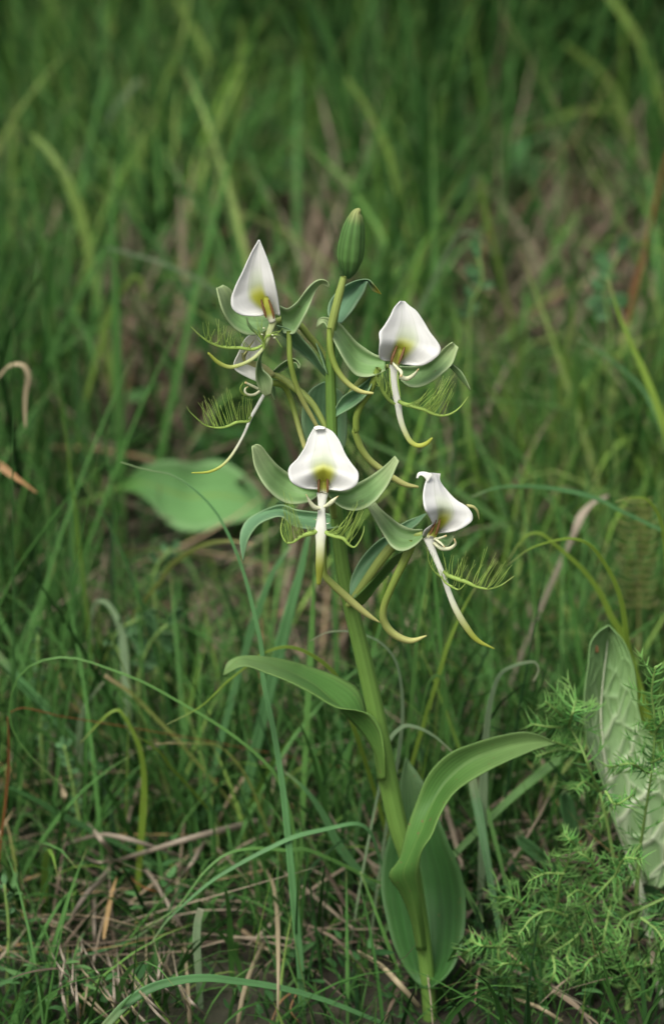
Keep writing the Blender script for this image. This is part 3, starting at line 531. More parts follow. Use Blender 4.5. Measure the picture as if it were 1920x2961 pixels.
tube('spur', 'C', [(722, 760), (735, 1000), (735, 1250), (742, 1378), (800, 1450), (900, 1542), (1000, 1632), (1100, 1712), (1196, 1772)], [40, 40, 44, 52, 62, 66, 62, 48, 10], [-12, -14, -13, -11, -10], M['spur'], fl, n=50)
tube('ovary', 'C', [(740, 620), (770, 690), (800, 780), (820, 900)], [60, 70, 60, 50], [-10, -2], M['ovary'], fl, n=16)

# lower right flower, turned to the right
fl = flower('D', 700, 600, -6)
sheet('hood', 'D', [(725, 78), (722, 125), (702, 200), (694, 290), (712, 380), (758, 462), (772, 498), (735, 530), (702, 560), (694, 600)], [(838, 84), (833, 140), (900, 232), (980, 310), (1062, 362), (1102, 425), (1098, 472), (1040, 522), (950, 560), (818, 572)], [-8, -16, -20, -18, -10], [-6, -10, -13, -14, -10], M['hood'], fl,
      bulge=[.5, 3, 4.5, 5, 5], n=42, mm=21, Cn=[(790, 80), (812, 140), (832, 220), (850, 300), (858, 370), (850, 420), (835, 460), (815, 500), (795, 540), (770, 590)], fold=.12)
sheet('hood_tip', 'D', [(640, 122), (655, 78), (715, 70), (775, 92)], [(648, 124), (672, 98), (705, 115), (730, 160)], -10, -11, M['petal'], fl, n=14, mm=5)
tube('petal_tip', 'D', [(1050, 350), (1110, 362), (1142, 400), (1156, 465)], [30, 28, 22, 5], [-8, -6], M['petal_yellow'], fl, n=16, ns=7)
sheet('sepal', 'D', [(690, 545), (600, 542), (500, 500), (420, 440), (350, 380), (298, 318)], [(690, 615), (640, 668), (560, 716), (500, 722), (435, 685), (370, 590), (236, 360)], [-6, -8, -8, -6, -2], [-10, -16, -16, -10, -4], M['sepal'], fl, bulge=[2, 4, 4, 2, 0], n=32)
sheet('sepal', 'D', [(820, 575), (900, 560), (966, 555)], [(830, 650), (890, 690), (935, 640)], 0, -2, M['sepal'], fl, bulge=2, n=14, mm=7)
tube('column', 'D', [(815, 470), (795, 540), (765, 600), (745, 660)], [30, 66, 80, 70], [-10, -12], M['column'], fl, n=18, ns=14, flat=.5)
canals('D', [(800, 465), (785, 510), (768, 550), (750, 590)], [(834, 458), (824, 505), (812, 550), (798, 590)], 28, [-13, -15], fl)
tube('lip', 'D', [(738, 610), (765, 700), (800, 785), (840, 880), (875, 975), (912, 1080), (962, 1200), (1042, 1340), (1140, 1460), (1282, 1531)], [90, 58, 50, 46, 44, 46, 54, 56, 42, 8], [-12, -14, -16, -14], M['lip'], fl, n=46, flat=.5)
arm('D', [(780, 655), (850, 704), (920, 700), (962, 662), (950, 622)], [28, 34, 32, 24, 10], [-13, -17], fl)
arm('D', [(790, 625), (840, 615), (885, 598)], [24, 20, 16], [-13, -16], fl)
arm('D', [(800, 630), (840, 660), (870, 690)], [20, 20, 10], [-14, -17], fl)
comb('D', [(860, 890), (900, 925), (960, 950), (1040, 976), (1130, 1016), (1230, 1036), (1330, 1010), (1442, 933)], [30, 44, 46, 44, 32, 22, 16, 6], [-15, -18, -16], [(1052, 738, .28), (1018, 755, .24), (935, 740, .12), (1205, 715, .42), (1292, 738, .52), (1312, 757, .56), (1362, 795, .62), (1272, 800, .5), (1180, 800, .4), (1045, 830, .26), (1400, 850, .7), (1120, 790, .34), (1230, 850, .48), (990, 800, .2), (1330, 860, .6), (860, 730, .05)], fl, w0=12)
comb('D', [(850, 945), (880, 985), (925, 1015), (990, 1042), (1042, 995)], [18, 24, 24, 16, 6], [-17, -20], [(815, 850, .05), (880, 880, .2), (960, 900, .5), (990, 960, .7), (845, 880, .12)], fl, w0=11)
comb('D', [(850, 945), (800, 905), (758, 850), (738, 790), (730, 690)], [18, 16, 13, 10, 5], [-17, -20], [(760, 730, .5), (775, 760, .4), (800, 800, .3), (745, 720, .7)], fl, w0=9)
tube('spur', 'D', [(610, 640), (580, 712), (540, 800), (480, 922), (422, 1050), (372, 1180), (366, 1282), (412, 1372), (502, 1440), (602, 1465), (722, 1424)], [70, 82, 72, 66, 62, 62, 64, 66, 62, 50, 12], [-8, -10, -8, -6], M['spur'], fl, n=56)
tube('ovary', 'D', [(690, 585), (560, 600), (445, 680), (350, 790), (250, 930), (130, 1100), (70, 1180)], [50, 74, 86, 84, 74, 60, 46], [-6, -2], M['ovary'], fl, ns=14)

# ------------------------------------------------------------------ single blades and stalks one can tell apart
def blade(label, segs, wd, Y0, Y1, m, name='grass_blade', cat='grass blade', twist=.3, n=40, root=True, group=None):
    """segs run from root to tip; Y0, Y1: millimetres behind the orchid at root and tip; wd in photograph pixels."""
    s = np.concatenate([src(f, p) for f, p in segs])
    S = curve(s, n); dd = np.linspace(Y0, Y1, n)
    P = at(S, dd)
    gz = float(ground_z(P[0, 0], P[0, 1]))
    if P[0, 2] < gz:
        q = on_ground(S[:1], -.002)[0]; dd = np.linspace(q[1] * 1000, Y1, n); P = at(S, dd)
    W = spread(wd, n) * K * depth(P)
    if root and P[0, 2] > gz + .004:
        T = P[0] - P[3]; T /= np.linalg.norm(T)
        h = P[0, 2] - gz + .004
        if T[2] < -.35: b = P[0] + T * (h / -T[2])
        else: b = P[0] + np.array([T[0] * .25 * h, .1 * h, -h])
        b[2] = float(ground_z(b[0], b[1])) - .004
        P0 = P[0].copy(); k = 8
        mid = P0 + (b - P0) * .5; mid[:2] += (T[:2] * h * .12)
        ext = np.array([(1 - t) ** 2 * b + 2 * t * (1 - t) * mid + t * t * P0 for t in np.linspace(0, 1, k, endpoint=False)])
        P = np.concatenate([ext, P]); W = np.concatenate([np.linspace(W[0] * .7, W[0], k), W])
    T = np.gradient(P, axis=0); T /= np.linalg.norm(T, axis=1)[:, None]
    vd = P - CAM; vd /= np.linalg.norm(vd, axis=1)[:, None]
    X = np.cross(T, vd); X /= np.maximum(np.linalg.norm(X, axis=1), 1e-6)[:, None]; Nn = np.cross(X, T)
    a = twist * np.sin(np.linspace(0, 3, len(P)) + random.random() * 6)
    S1 = X * np.cos(a)[:, None] + Nn * np.sin(a)[:, None]; N1 = -X * np.sin(a)[:, None] + Nn * np.cos(a)[:, None]
    cols = [P + S1 * (W * c)[:, None] + N1 * (W * e)[:, None] for c, e in ((-.5, 0), (-.26, .10), (0, .15), (.26, .10), (.5, 0))]
    V = np.stack(cols, 1).reshape(-1, 3); nn = len(P)
    UV = np.stack(np.broadcast_arrays(np.linspace(0, 1, 5)[None], np.linspace(0, 1, nn)[:, None]), -1).reshape(-1, 2)
    o = mk(name, V, grid_faces(nn, 5), M[m], UV=UV, solid=.00022, origin=P[0])
    return tag(o, label, cat, group)

BL = [
 ('long teal grass blade rising straight then arching over the broad round leaf', [('H', [(1500, 1990), (1490, 1700), (1460, 1400), (1432, 1100), (1400, 800), (1350, 500), (1300, 250)]), ('I', [(1300, 1690), (1250, 1450), (1200, 1270), (1130, 1100), (1060, 980), (960, 880), (850, 810), (720, 785), (600, 748)])], [20, 23, 23, 21, 20, 17, 15, 12, 9, 3], 20, 60, 'teal'),
 ('very long thin grass blade curling back in a wide open loop at its tip', [('H', [(1475, 1700), (1468, 1150), (1440, 950), (1370, 760), (1280, 660), (1100, 520), (900, 400), (700, 290), (530, 225), (400, 182), (300, 172), (180, 200), (100, 260), (60, 350), (48, 450), (72, 550), (150, 660), (280, 780), (400, 850)])], [12, 11, 11, 10, 10, 9, 8, 6, 5, 4, 2], 30, 50, 'green'),
 ('wide teal grass blade bowing low over the matted straw at the orchid base', [('F', [(650, 1600), (500, 1540), (300, 1482), (100, 1452)]), ('H', [(1030, 1762), (900, 1772), (750, 1812), (640, 1880), (560, 1960), (490, 2040)])], [12, 17, 22, 26, 27, 27, 26, 24], -8, -40, 'teal'),
 ('slim teal grass blade with a reddish tip slanting down past the fallen straw', [('F', [(700, 960), (660, 850), (615, 817), (480, 838), (350, 870)]), ('H', [(1350, 1112), (1200, 1190), (1050, 1282), (920, 1392), (820, 1490), (745, 1602)])], [8, 10, 12, 13, 14, 14, 13, 12, 3], 30, 0, 'teal'),
 ('slim green grass blade crossing above the red-tipped blade', [('F', [(660, 1040), (500, 960), (380, 917)]), ('H', [(1450, 1130), (1250, 1120), (1120, 1150), (1020, 1230), (950, 1320), (870, 1420), (700, 1522)])], [8, 9, 10, 11, 11, 10, 9, 2], 35, 5, 'green'),
 ('broad yellow-green grass blade bent over with a thin brown tip', [('H', [(708, 990), (716, 820), (702, 650), (662, 545), (622, 472), (590, 434), (555, 442), (480, 510), (395, 605)])], [19, 20, 20, 18, 13, 9, 7, 5, 2], 85, 80, 'yel'),
 ('thin yellow-green blade lying against the bent yellow-green blade', [('H', [(850, 720), (800, 650), (740, 600), (680, 565)])], [8, 8, 6, 2], 75, 62, 'yel'),
 ('thin arching olive blade with a level tip among upright grass', [('H', [(1320, 1010), (1240, 800), (1170, 690), (1080, 612), (960, 600), (770, 601)])], [9, 9, 8, 7, 5, 2], 80, 70, 'olive'),
 ('broad straight teal blade slanting down behind the looped thin blade', [('H', [(640, 910), (580, 830), (420, 640), (250, 450), (100, 290), (-30, 140)])], [16, 20, 24, 26, 26, 22], 140, 150, 'teal'),
 ('olive grass blade with a dry tan end above the bent blade', [('H', [(930, 640), (900, 600), (780, 480), (650, 350), (520, 262)])], [8, 12, 12, 12, 9], 110, 110, 'olive'),
 ('pale curved grass blade arching beside the small-leaved herb', [('H', [(394, 720), (396, 590), (404, 480), (440, 390), (515, 296)])], [16, 19, 20, 18, 6], 130, 120, 'pale'),
 ('teal grass blade lying level along the low straw', [('H', [(-80, 1835), (0, 1795), (150, 1732), (350, 1672), (550, 1612), (660, 1570), (780, 1490)])], [14, 14, 14, 13, 11, 8, 3], 5, 40, 'teal'),
 ('short pale blunt grass blade standing upright in the straw', [('H', [(988, 1790), (980, 1660), (976, 1560), (982, 1480), (997, 1420)])], [18, 21, 23, 24, 20], 10, 12, 'pale'),
 ('olive upright blade beside the dark slanting blade', [('H', [(125, 1470), (108, 1350), (82, 1220), (52, 1060), (30, 975)])], [15, 16, 16, 14, 4], 60, 70, 'olive'),
 ('dark green blade slanting across the small-leaved herbs', [('H', [(470, 1040), (420, 1010), (330, 968), (180, 880), (50, 818)])], [14, 17, 18, 17, 9], 85, 80, 'dark'),
 ('dark rust-brown stalk standing inside the thin looped blade', [('H', [(28, 900), (44, 720), (45, 560), (40, 468)])], [8, 9, 9, 4], 60, 60, 'rust'),
 ('hair-thin reddish blade tip hanging in the thin looped blade', [('H', [(290, 462), (190, 436), (110, 424), (50, 446)])], [3, 4, 4, 2], 70, 60, 'rust'),
 ('upright green blade behind the tip of the left orchid leaf', [('H', [(1000, 990), (998, 850), (994, 700), (990, 500), (986, 300), (1000, 190)])], [15, 16, 16, 14, 12, 4], 120, 120, 'green'),
 ('broad upright teal blade behind the drooping flower lip', [('C', [(370, 2010), (395, 1900), (470, 1600), (540, 1350), (590, 1120), (640, 950)])], [34, 36, 36, 34, 28, 10], 120, 125, 'teal'),
 ('broad leaning blade with an orange spot beside the drooping bract', [('C', [(90, 2000), (130, 1850), (175, 1730), (235, 1550), (330, 1330), (460, 1140)])], [20, 22, 23, 24, 22, 8], 130, 140, 'teal'),
 ('narrow upright blade under the yellow lip of the front flower', [('C', [(625, 2000), (632, 1850), (642, 1650), (652, 1440), (658, 1280)])], [18, 18, 17, 15, 4], 100, 105, 'green'),
 ('thin grass blade arching over behind the stem above the left leaf', [('F', [(765, 600), (782, 480), (791, 380), (785, 250), (760, 150), (700, 80), (630, 48), (550, 34), (480, 42), (415, 75)])], [10, 11, 11, 11, 11, 10, 9, 7, 5, 2], 45, 45, 'pale'),
 ('thin blade with a yellow bend crossing behind the left orchid leaf tip', [('F', [(560, 330), (520, 215), (420, 130), (320, 99), (220, 130), (160, 178), (70, 250), (0, 320)]), ('H', [(960, 440), (830, 505)])], [13, 13, 12, 10, 7, 6, 5, 3, 1.5], 45, 30, 'yel'),
 ('pale folded blade with a hooked dry tip behind the right orchid leaf', [('F', [(1118, 700), (1122, 560), (1132, 430), (1152, 300), (1192, 205), (1250, 174), (1328, 162), (1341, 190), (1318, 246)])], [24, 25, 25, 24, 22, 16, 9, 7, 4], 55, 55, 'pale'),
 ('pair-forming teal blade hanging below the right orchid leaf', [('F', [(1196, 1330), (1180, 1230), (1150, 1060), (1110, 830), (1072, 630)])], [14, 20, 26, 28, 26], 20, 60, 'teal'),
 ('slim teal blade beside the one hanging below the right leaf', [('F', [(1215, 1090), (1190, 980), (1150, 820), (1110, 640)])], [9, 12, 12, 8], 40, 60, 'green'),
 ('short cut-ended blade between the lowest leaf and the feathery herb', [('F', [(985, 960), (1010, 1020), (1060, 1112), (1112, 1215)])], [8, 14, 17, 14], 50, 20, 'green'),
 ('thin folded blade with a pale drooping tip right of the stem', [('F', [(920, 600), (950, 420), (962, 290), (948, 228), (930, 214), (900, 240), (872, 350), (848, 450)])], [14, 15, 14, 11, 8, 5, 4, 2], 65, 60, 'green'),
 ('thin pale blade curving down to the right orchid leaf', [('F', [(720, 560), (742, 470), (800, 420), (850, 426), (920, 462), (995, 528)])], [8, 10, 11, 11, 9, 3], 40, 40, 'pale'),
 ('broad green blade running up behind the feathery herb tip', [('F', [(1150, 790), (1200, 740), (1300, 652), (1400, 572), (1530, 480)])], [20, 26, 28, 28, 22], 75, 95, 'green'),
 ('pale-edged green blade sloping down left of the stem base', [('F', [(650, 1050), (590, 980), (530, 900), (470, 780), (400, 680), (318, 608)])], [18, 22, 26, 26, 22, 5], 60, 60, 'teal'),
 ('thin straight blade slanting up to the lowest orchid leaf', [('F', [(380, 1420), (500, 1292), (600, 1212), (705, 1150)])], [7, 8, 7, 2], 25, 45, 'green'),
 ('thin blade rising left of the lowest orchid leaf into the stem', [('F', [(850, 1610), (800, 1500), (760, 1380), (700, 1220), (620, 1010)])], [12, 14, 14, 12, 4], 15, 25, 'green'),
 ('thin upright blade below the lower right flower', [('D', [(625, 1700), (650, 1400), (682, 1150), (722, 950), (735, 700)])], [12, 12, 11, 10, 3], 75, 80, 'green'),
 ('thin slanting blade crossing behind the long yellow lip', [('D', [(840, 1700), (880, 1560), (960, 1350), (1040, 1170), (1140, 1000)])], [12, 12, 11, 9, 3], 85, 90, 'yel'),
 ('wide yellow-green blade arching over beside the fern', [('L', [(1320, 2330), (1300, 2250), (1220, 2120), (1150, 1970), (1050, 1830), (900, 1690), (770, 1590), (700, 1600), (640, 1660), (570, 1770)])], [20, 21, 20, 19, 17, 15, 14, 11, 8, 3], 110, 110, 'yel'),
 ('narrow blade with a pale tip arching above the wide yellow-green one', [('L', [(1325, 2330), (1310, 2250), (1280, 2030), (1230, 1880), (1160, 1760), (1080, 1662), (980, 1625), (850, 1640), (700, 1692), (565, 1795)])], [15, 16, 15, 14, 13, 11, 10, 8, 6, 2], 80, 60, 'yel'),
 ('yellow-green blade bending over above the fern', [('L', [(1565, 1950), (1560, 1800), (1546, 1650), (1530, 1550), (1490, 1450), (1430, 1381), (1340, 1370), (1238, 1397)])], [16, 17, 17, 16, 14, 12, 9, 3], 100, 90, 'yel'),
 ('level arching blade behind the lower right white hood', [('L', [(1230, 1430), (1180, 1400), (1080, 1360), (900, 1320), (700, 1300), (500, 1311), (350, 1365)])], [10, 11, 12, 13, 13, 11, 4], 140, 130, 'teal'),
 ('long broad blade slanting behind both right flowers', [('L', [(1130, 1960), (1050, 1900), (900, 1790), (700, 1650), (550, 1540), (350, 1390), (150, 1260)]), ('C', [(1300, 370), (1050, 250), (870, 120)])], [16, 18, 20, 21, 21, 20, 18, 16, 10], 280, 300, 'far_green'),
 ('bright yellow-green blade slanting tall at the edge of the slope', [('L', [(1590, 1080), (1560, 980), (1490, 780), (1420, 600), (1330, 400), (1250, 200), (1195, 10)])], [24, 26, 25, 22, 18, 13, 4], 230, 250, 'yel'),
 ('thin dull blade bending alongside the tall bright one', [('L', [(1560, 1040), (1540, 980), (1480, 830), (1400, 690), (1290, 580), (1150, 470), (1005, 385)])], [11, 12, 12, 11, 10, 9, 4], 260, 280, 'teal'),
 ('upright yellow-green blade, slimmer of a soft pair on the slope', [('L', [(880, 850), (900, 700), (930, 480), (968, 300), (982, 165)])], [20, 22, 22, 18, 6], 420, 430, 'yel'),
 ('upright green blade, wider of a soft pair on the slope', [('L', [(1015, 850), (1018, 700), (1022, 450), (1052, 160)])], [24, 26, 24, 6], 430, 440, 'green'),
 ('grey-tan withered leaf folded behind the arching blades', [('L', [(980, 1600), (1030, 1480), (1100, 1402), (1195, 1355)])], [14, 26, 26, 8], 215, 220, 'grey_straw'),
 ('rusty stalk slanting up through the bare patch', [('K', [(1365, 1530), (1400, 1350), (1450, 1180), (1500, 950), (1560, 700)])], [20, 22, 21, 19, 14], 480, 500, 'rust'),
 ('lone yellow-green blade arching over above the orchid bud', [('K', [(340, 1050), (325, 960), (298, 850), (270, 730), (220, 620), (150, 480), (70, 365)])], [20, 24, 27, 28, 28, 26, 12], 640, 660, 'yel'),
 ('wide bright blade slanting tall behind the rusty stalk', [('K', [(1580, 600), (1543, 500), (1500, 380), (1440, 230), (1380, 110), (1280, -20)])], [30, 34, 36, 36, 34, 26], 760, 780, 'yel'),
 ('wide yellow-green blade bending over high on the slope', [('K', [(1390, 640), (1360, 560), (1320, 450), (1260, 350), (1180, 280), (1080, 205)])], [28, 34, 36, 36, 32, 14], 860, 880, 'yel'),
 ('short bright blunt blade right of the orchid bud', [('K', [(750, 1140), (738, 1080), (705, 950), (690, 822)])], [16, 22, 22, 12], 560, 560, 'yel'),
 ('soft green blade lying level across the far grass', [('K', [(1340, 520), (1300, 510), (1130, 520), (1000, 570), (850, 625)])], [20, 26, 30, 28, 10], 900, 880, 'yel'),
 ('soft green blade drooping just behind the orchid bud', [('K', [(350, 1030), (325, 1000), (250, 950), (120, 890), (-40, 865)])], [14, 17, 18, 18, 10], 600, 590, 'green'),
 ('soft pale blade arched like a hoop on the slope', [('K', [(470, 1310), (530, 1180), (600, 1080), (680, 1090), (745, 1195)])], [17, 18, 18, 15, 6], 420, 410, 'pale'),
 ('very wide yellow-green blade leaning in the dark grass', [('J', [(415, 1180), (408, 1140), (390, 1060), (350, 920), (290, 790), (220, 690), (150, 625)])], [38, 44, 48, 50, 48, 40, 16], 560, 590, 'yel'),
 ('straight pale blade slanting through the dark grass', [('J', [(330, 830), (350, 800), (400, 720), (470, 620), (540, 500), (645, 370)])], [26, 28, 30, 30, 28, 14], 780, 800, 'pale'),
 ('soft blade curving down above the topmost white hood', [('J', [(1025, 1230), (1018, 1200), (990, 1100), (920, 960), (850, 850), (775, 750)])], [20, 22, 24, 25, 24, 10], 600, 620, 'green'),
 ('thin pale stem drooping to the topmost white hood', [('J', [(1010, 1360), (940, 1310), (880, 1280), (750, 1220), (620, 1182), (500, 1150)])], [9, 10, 10, 10, 9, 4], 380, 390, 'far_pale'),
 ('bright hooped blade left of the topmost flower', [('J', [(495, 1520), (520, 1430), (560, 1370), (620, 1288), (655, 1298), (668, 1400)])], [18, 20, 20, 18, 16, 8], 420, 420, 'yel'),
 ('bright upright blade splayed high above the topmost hood', [('J', [(1025, 480), (1015, 420), (1000, 330), (950, 220), (880, 100), (815, -10)])], [26, 28, 30, 30, 28, 20], 820, 840, 'yel'),
 ('slim upright blade joining the splayed bright one', [('J', [(1000, 400), (990, 320), (970, 150), (925, -10)])], [22, 24, 24, 16], 830, 850, 'green'),
 ('long upright blade right of the splayed bright pair', [('J', [(1080, 650), (1092, 600), (1110, 420), (1120, 250), (1132, 90)])], [22, 24, 26, 24, 8], 760, 780, 'yel'),
 ('tan withered blade folded over in the dark grass edge', [('I', [(-120, 520), (-60, 400), (-10, 335), (50, 270), (110, 265), (142, 310), (130, 400), (126, 480), (128, 580)])], [10, 12, 14, 16, 10, 15, 17, 13, 5], 200, 190, 'tan'),
 ('orange-tan withered blade lying below the folded tan one', [('I', [(-120, 760), (-20, 756), (60, 810), (120, 852), (185, 900)])], [20, 24, 26, 24, 6], 190, 180, 'orange'),
 ('broad dark green leaf blade standing in the grass edge', [('I', [(120, 760), (118, 640), (128, 400), (120, 200), (100, -30)])], [50, 64, 70, 60, 14], 520, 540, 'green'),
 ('dark upright blade between broad round leaf and grass edge', [('I', [(332, 1100), (330, 900), (346, 720), (392, 560), (430, 440)])], [26, 28, 26, 20, 6], 380, 390, 'dark'),
 ('olive blade arching low under the broad round leaf', [('I', [(800, 1330), (850, 1260), (900, 1220), (1000, 1162), (1130, 1140), (1260, 1155)])], [12, 14, 15, 14, 12, 5], 190, 180, 'olive'),
 ('pale hooped blade rising from the small green herbs', [('I', [(622, 1760), (618, 1700), (605, 1600), (570, 1500), (520, 1440), (480, 1445), (455, 1520), (452, 1600)])], [22, 24, 24, 22, 18, 14, 10, 4], 170, 180, 'pale'),
 ('orange withered blade lying across the straw left of the stem base', [('F', [(320, 1640), (430, 1500), (540, 1380), (652, 1258)])], [14, 20, 19, 5], 35, 90, 'orange'),
]
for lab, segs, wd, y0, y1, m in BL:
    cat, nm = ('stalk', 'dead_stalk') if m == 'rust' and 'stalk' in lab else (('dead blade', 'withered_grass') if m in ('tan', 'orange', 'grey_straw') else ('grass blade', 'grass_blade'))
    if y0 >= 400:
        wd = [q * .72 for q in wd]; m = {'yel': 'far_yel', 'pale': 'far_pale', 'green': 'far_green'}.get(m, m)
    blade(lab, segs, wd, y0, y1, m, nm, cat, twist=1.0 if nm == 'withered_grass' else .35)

# dry straws lying on the thatch
def straw(label, pts, wd, h=.02, m='grey_straw', f='H', group=None):
    S = curve(src(f, pts), 26); k = np.linspace(0, 1, 26)
    P = on_ground(S, 0.0); hh = h * (.25 + .75 * np.sin(k * math.pi * .8 + .3))
    r = P - CAM
    for i in range(len(P)):                      # lift along the line of sight to the height it rests at
        P[i] = CAM + r[i] * (1 - hh[i] / max(-r[i][2], .05))
    W = spread(wd, 26) * FR[f][2] * K * depth(P) * .5
    V, F, UV = tube_world(P, np.maximum(W, 1e-4), 8, .45)
    return tag(mkq('dry_straw', V, F, M[m], None, UV, origin=P[0]), label, 'straw', group)
straw('thickest pale straw lying level across the grass left of the stem', [(590, 1177), (750, 1130), (900, 1082), (1100, 1030), (1305, 985)], [18, 24, 28, 34, 38], .03)
straw('pale curved straw running into the thickest straw', [(300, 1110), (390, 1080), (500, 1052), (620, 1070), (760, 1112), (900, 1160)], [12, 18, 24, 24, 22, 14], .03)
straw('short pale straw crossing down to the thickest straw end', [(415, 975), (490, 1062), (568, 1155)], [18, 26, 20], .03)
straw('tapering pale straw hanging below the thickest straw', [(545, 1222), (500, 1280), (450, 1325), (380, 1420), (328, 1535)], [26, 34, 30, 22, 8], .03)
straw('thin straw hooked round the thickest straw end', [(420, 1160), (480, 1188), (590, 1178)], [10, 15, 14], .028)
straw('short upright pale straw beside the dark slanting blade', [(293, 775), (318, 850), (348, 922)], [22, 30, 22], .03, 'tan')
straw('straight pale straw slanting away under the thickest straw', [(718, 1215), (790, 1322), (850, 1425), (925, 1545)], [26, 24, 20, 12], .025)
straw('short flat straw leaning on the thickest straw', [(1015, 1092), (960, 1182), (890, 1275)], [30, 26, 10], .028)
straw('upright thin straw below the tapering one', [(470, 1350), (468, 1480), (474, 1620)], [20, 20, 16], .02)
straw('wiry brown straw looping under the thickest straw', [(590, 1205), (680, 1292), (780, 1332), (880, 1290)], [6, 8, 8, 6], .025, 'rust')
straw('long bent tan straw standing left of the stem base', [(1275, 1180), (1345, 1275), (1372, 1420), (1380, 1650), (1378, 1950)], [14, 20, 24, 18, 12], .03, 'tan')
straw('tan straw slanting to the bent tan one', [(1315, 1580), (1255, 1700), (1205, 1850), (1180, 1990)], [20, 24, 24, 22], .02, 'tan')
straw('upright orange-tan straw behind the bowing teal blade', [(915, 1590), (932, 1800), (942, 1990)], [16, 20, 22], .02, 'tan')
straw('curled orange rootlet twisting beside the upright long teal blade', [(1340, 1990), (1400, 1870), (1470, 1830), (1440, 1920), (1480, 1980)], [8, 10, 9, 9, 8], .012, 'orange')
straw('pale withered stem lying behind the stem base', [(610, 1335), (700, 1390), (780, 1470), (860, 1560)], [14, 22, 24, 16], .02, 'tan', 'F')
straw('pale straw curving beneath the feathery herb', [(1210, 1050), (1260, 1010), (1330, 985), (1420, 1000)], [12, 22, 18, 8], .02, 'tan', 'F')
straw('long thin straw lying under the feathery herb', [(1060, 1380), (1200, 1400), (1350, 1460), (1543, 1560)], [10, 14, 14, 10], .012, 'grey_straw', 'F')
straw('pale straw crossing under the feathery herb roots', [(1240, 1525), (1340, 1560), (1440, 1620)], [12, 16, 12], .01, 'tan', 'F')
for k in range(44):
    x0 = random.uniform(240, 900); y0 = random.uniform(1520, 1790); a = random.uniform(-.25, .9); l = random.uniform(140, 330)
    straw('thin grey-brown straw in the matted fan at the lower grass edge', [(x0, y0), (x0 + a * l * .35, y0 + l * .5), (x0 + a * l, y0 + l)], [random.uniform(5, 9), random.uniform(8, 17), random.uniform(5, 12)], random.uniform(.014, .034), random.choice(['grey_straw', 'grey_straw', 'tan']), group='straws in the matted fan')

# ------------------------------------------------------------------ broad round leaf behind the flowers
r0 = at(src('I', [(590, 875)]), 380)[0]; gb = np.array([r0[0] - .02, r0[1], float(ground_z(r0[0] - .02, r0[1]))])
pl = tag(empty('broad_leaf_plant', gb), 'single broad round soft green leaf held out flat behind the flowers', 'plant')
sheet('leaf', 'I', [(590, 868), (680, 790), (740, 760), (850, 738), (960, 756), (1040, 738), (1110, 745), (1200, 800), (1270, 880), (1316, 965)], [(592, 880), (690, 905), (760, 965), (820, 1042), (900, 1082), (990, 1092), (1100, 1062), (1200, 1040), (1290, 1010), (1318, 970)],
      [380, 392, 398, 394, 384], [380, 372, 368, 370, 380], M['broad'], pl, bulge=[0, 6, 8, 5, 0], n=36, mm=15)
P = np.array([gb, gb + (r0 - gb) * .5 + np.array([-.012, 0, .01]), r0]); P = curve(P, 14)
V, F, UV = tube_world(P, np.full(14, .0012), 8); mkq('leaf_stalk', V, F, M['stem'], pl, UV)

# puckered dock leaf
g0 = on_ground(src('G', [(1180, 2300)]), 0)[0]
dk = tag(empty('dock_plant', g0), 'large puckered grey-green leaf standing upright behind the feathery herb', 'plant')
dA = [(1090, 1600), (1040, 1500), (960, 1400), (900, 1280), (858, 1165), (828, 1050), (788, 950), (750, 850), (733, 700), (735, 560), (754, 420), (768, 300), (805, 245), (864, 203)]
dB = [(1150, 1640), (1270, 1520), (1320, 1320), (1300, 1180), (1240, 1060), (1190, 980), (1140, 880), (1105, 815), (1058, 755), (1026, 650), (1020, 560), (1000, 420), (945, 290), (866, 203)]
dC = [(1000, 1600), (975, 1480), (940, 1380), (905, 1290), (878, 1180), (858, 1080), (845, 950), (830, 830), (823, 700), (826, 600), (838, 480), (850, 380), (860, 290), (865, 203)]
n_, m_ = 170, 91
a_, b_, c_ = (curve(src('G', q), n_) for q in (dA, dB, dC))
u_ = np.linspace(-1, 1, m_); vv = np.linspace(0, 1, n_); VG, UG = np.meshgrid(vv, u_, indexing='ij'); KG = np.abs(UG)
cells = np.stack([rng.random(150) * 2 - 1, rng.random(150) * 1.1 - .05], 1)
cells = np.array([c for k, c in enumerate(cells) if all(math.hypot((c[0] - q[0]) * .5, (c[1] - q[1]) * 1.6) > .085 for q in cells[:k])])
dist = np.stack([np.hypot((UG - c[0]) * np.where(c[0] > 0, .55, .33), (VG - c[1]) * 1.6) + 9 * (UG * c[0] < -.002) for c in cells], -1); dist.sort(-1)
net = np.exp(-((dist[..., 1] - dist[..., 0]) / .020) ** 2)
ph = np.mod(VG * 6.2 - KG * (1.3 + .5 * KG) + np.where(UG > 0, 0, .45) + .05 * np.sin(KG * 17), 1.0); sidevein = np.exp(-((ph - .5) / (.085 - .04 * KG)) ** 2)
mid_ = np.exp(-(UG / .035) ** 2)
veins = np.clip(np.maximum(net * .5, np.maximum(sidevein, mid_)), 0, 1) * np.clip((1.02 - KG) * 8, 0, 1)
dbase = np.interp(VG, [0, .3, .7, 1], [30, 34, 44, 52])
dome = np.clip(dist[..., 1] - dist[..., 0], 0, .09) / .09
D_ = dbase + 6 * (1 - KG ** 1.5) + 4 * UG + (.95 * dome ** .8 - 1.0 * veins) * np.clip(1.15 - VG * .7, .3, 1) * np.clip((1.0 - KG) * 6, 0, 1)
PX = c_[:, None] + np.where(UG[..., None] < 0, a_[:, None] - c_[:, None], b_[:, None] - c_[:, None]) * KG[..., None]
VV = at(PX.reshape(-1, 2), D_.ravel())
mk('leaf', VV, grid_faces(n_, m_), M['dock'], dk, np.stack([(UG + 1) / 2, VG], -1).reshape(-1, 2), tone=veins.ravel(), solid=.0005)
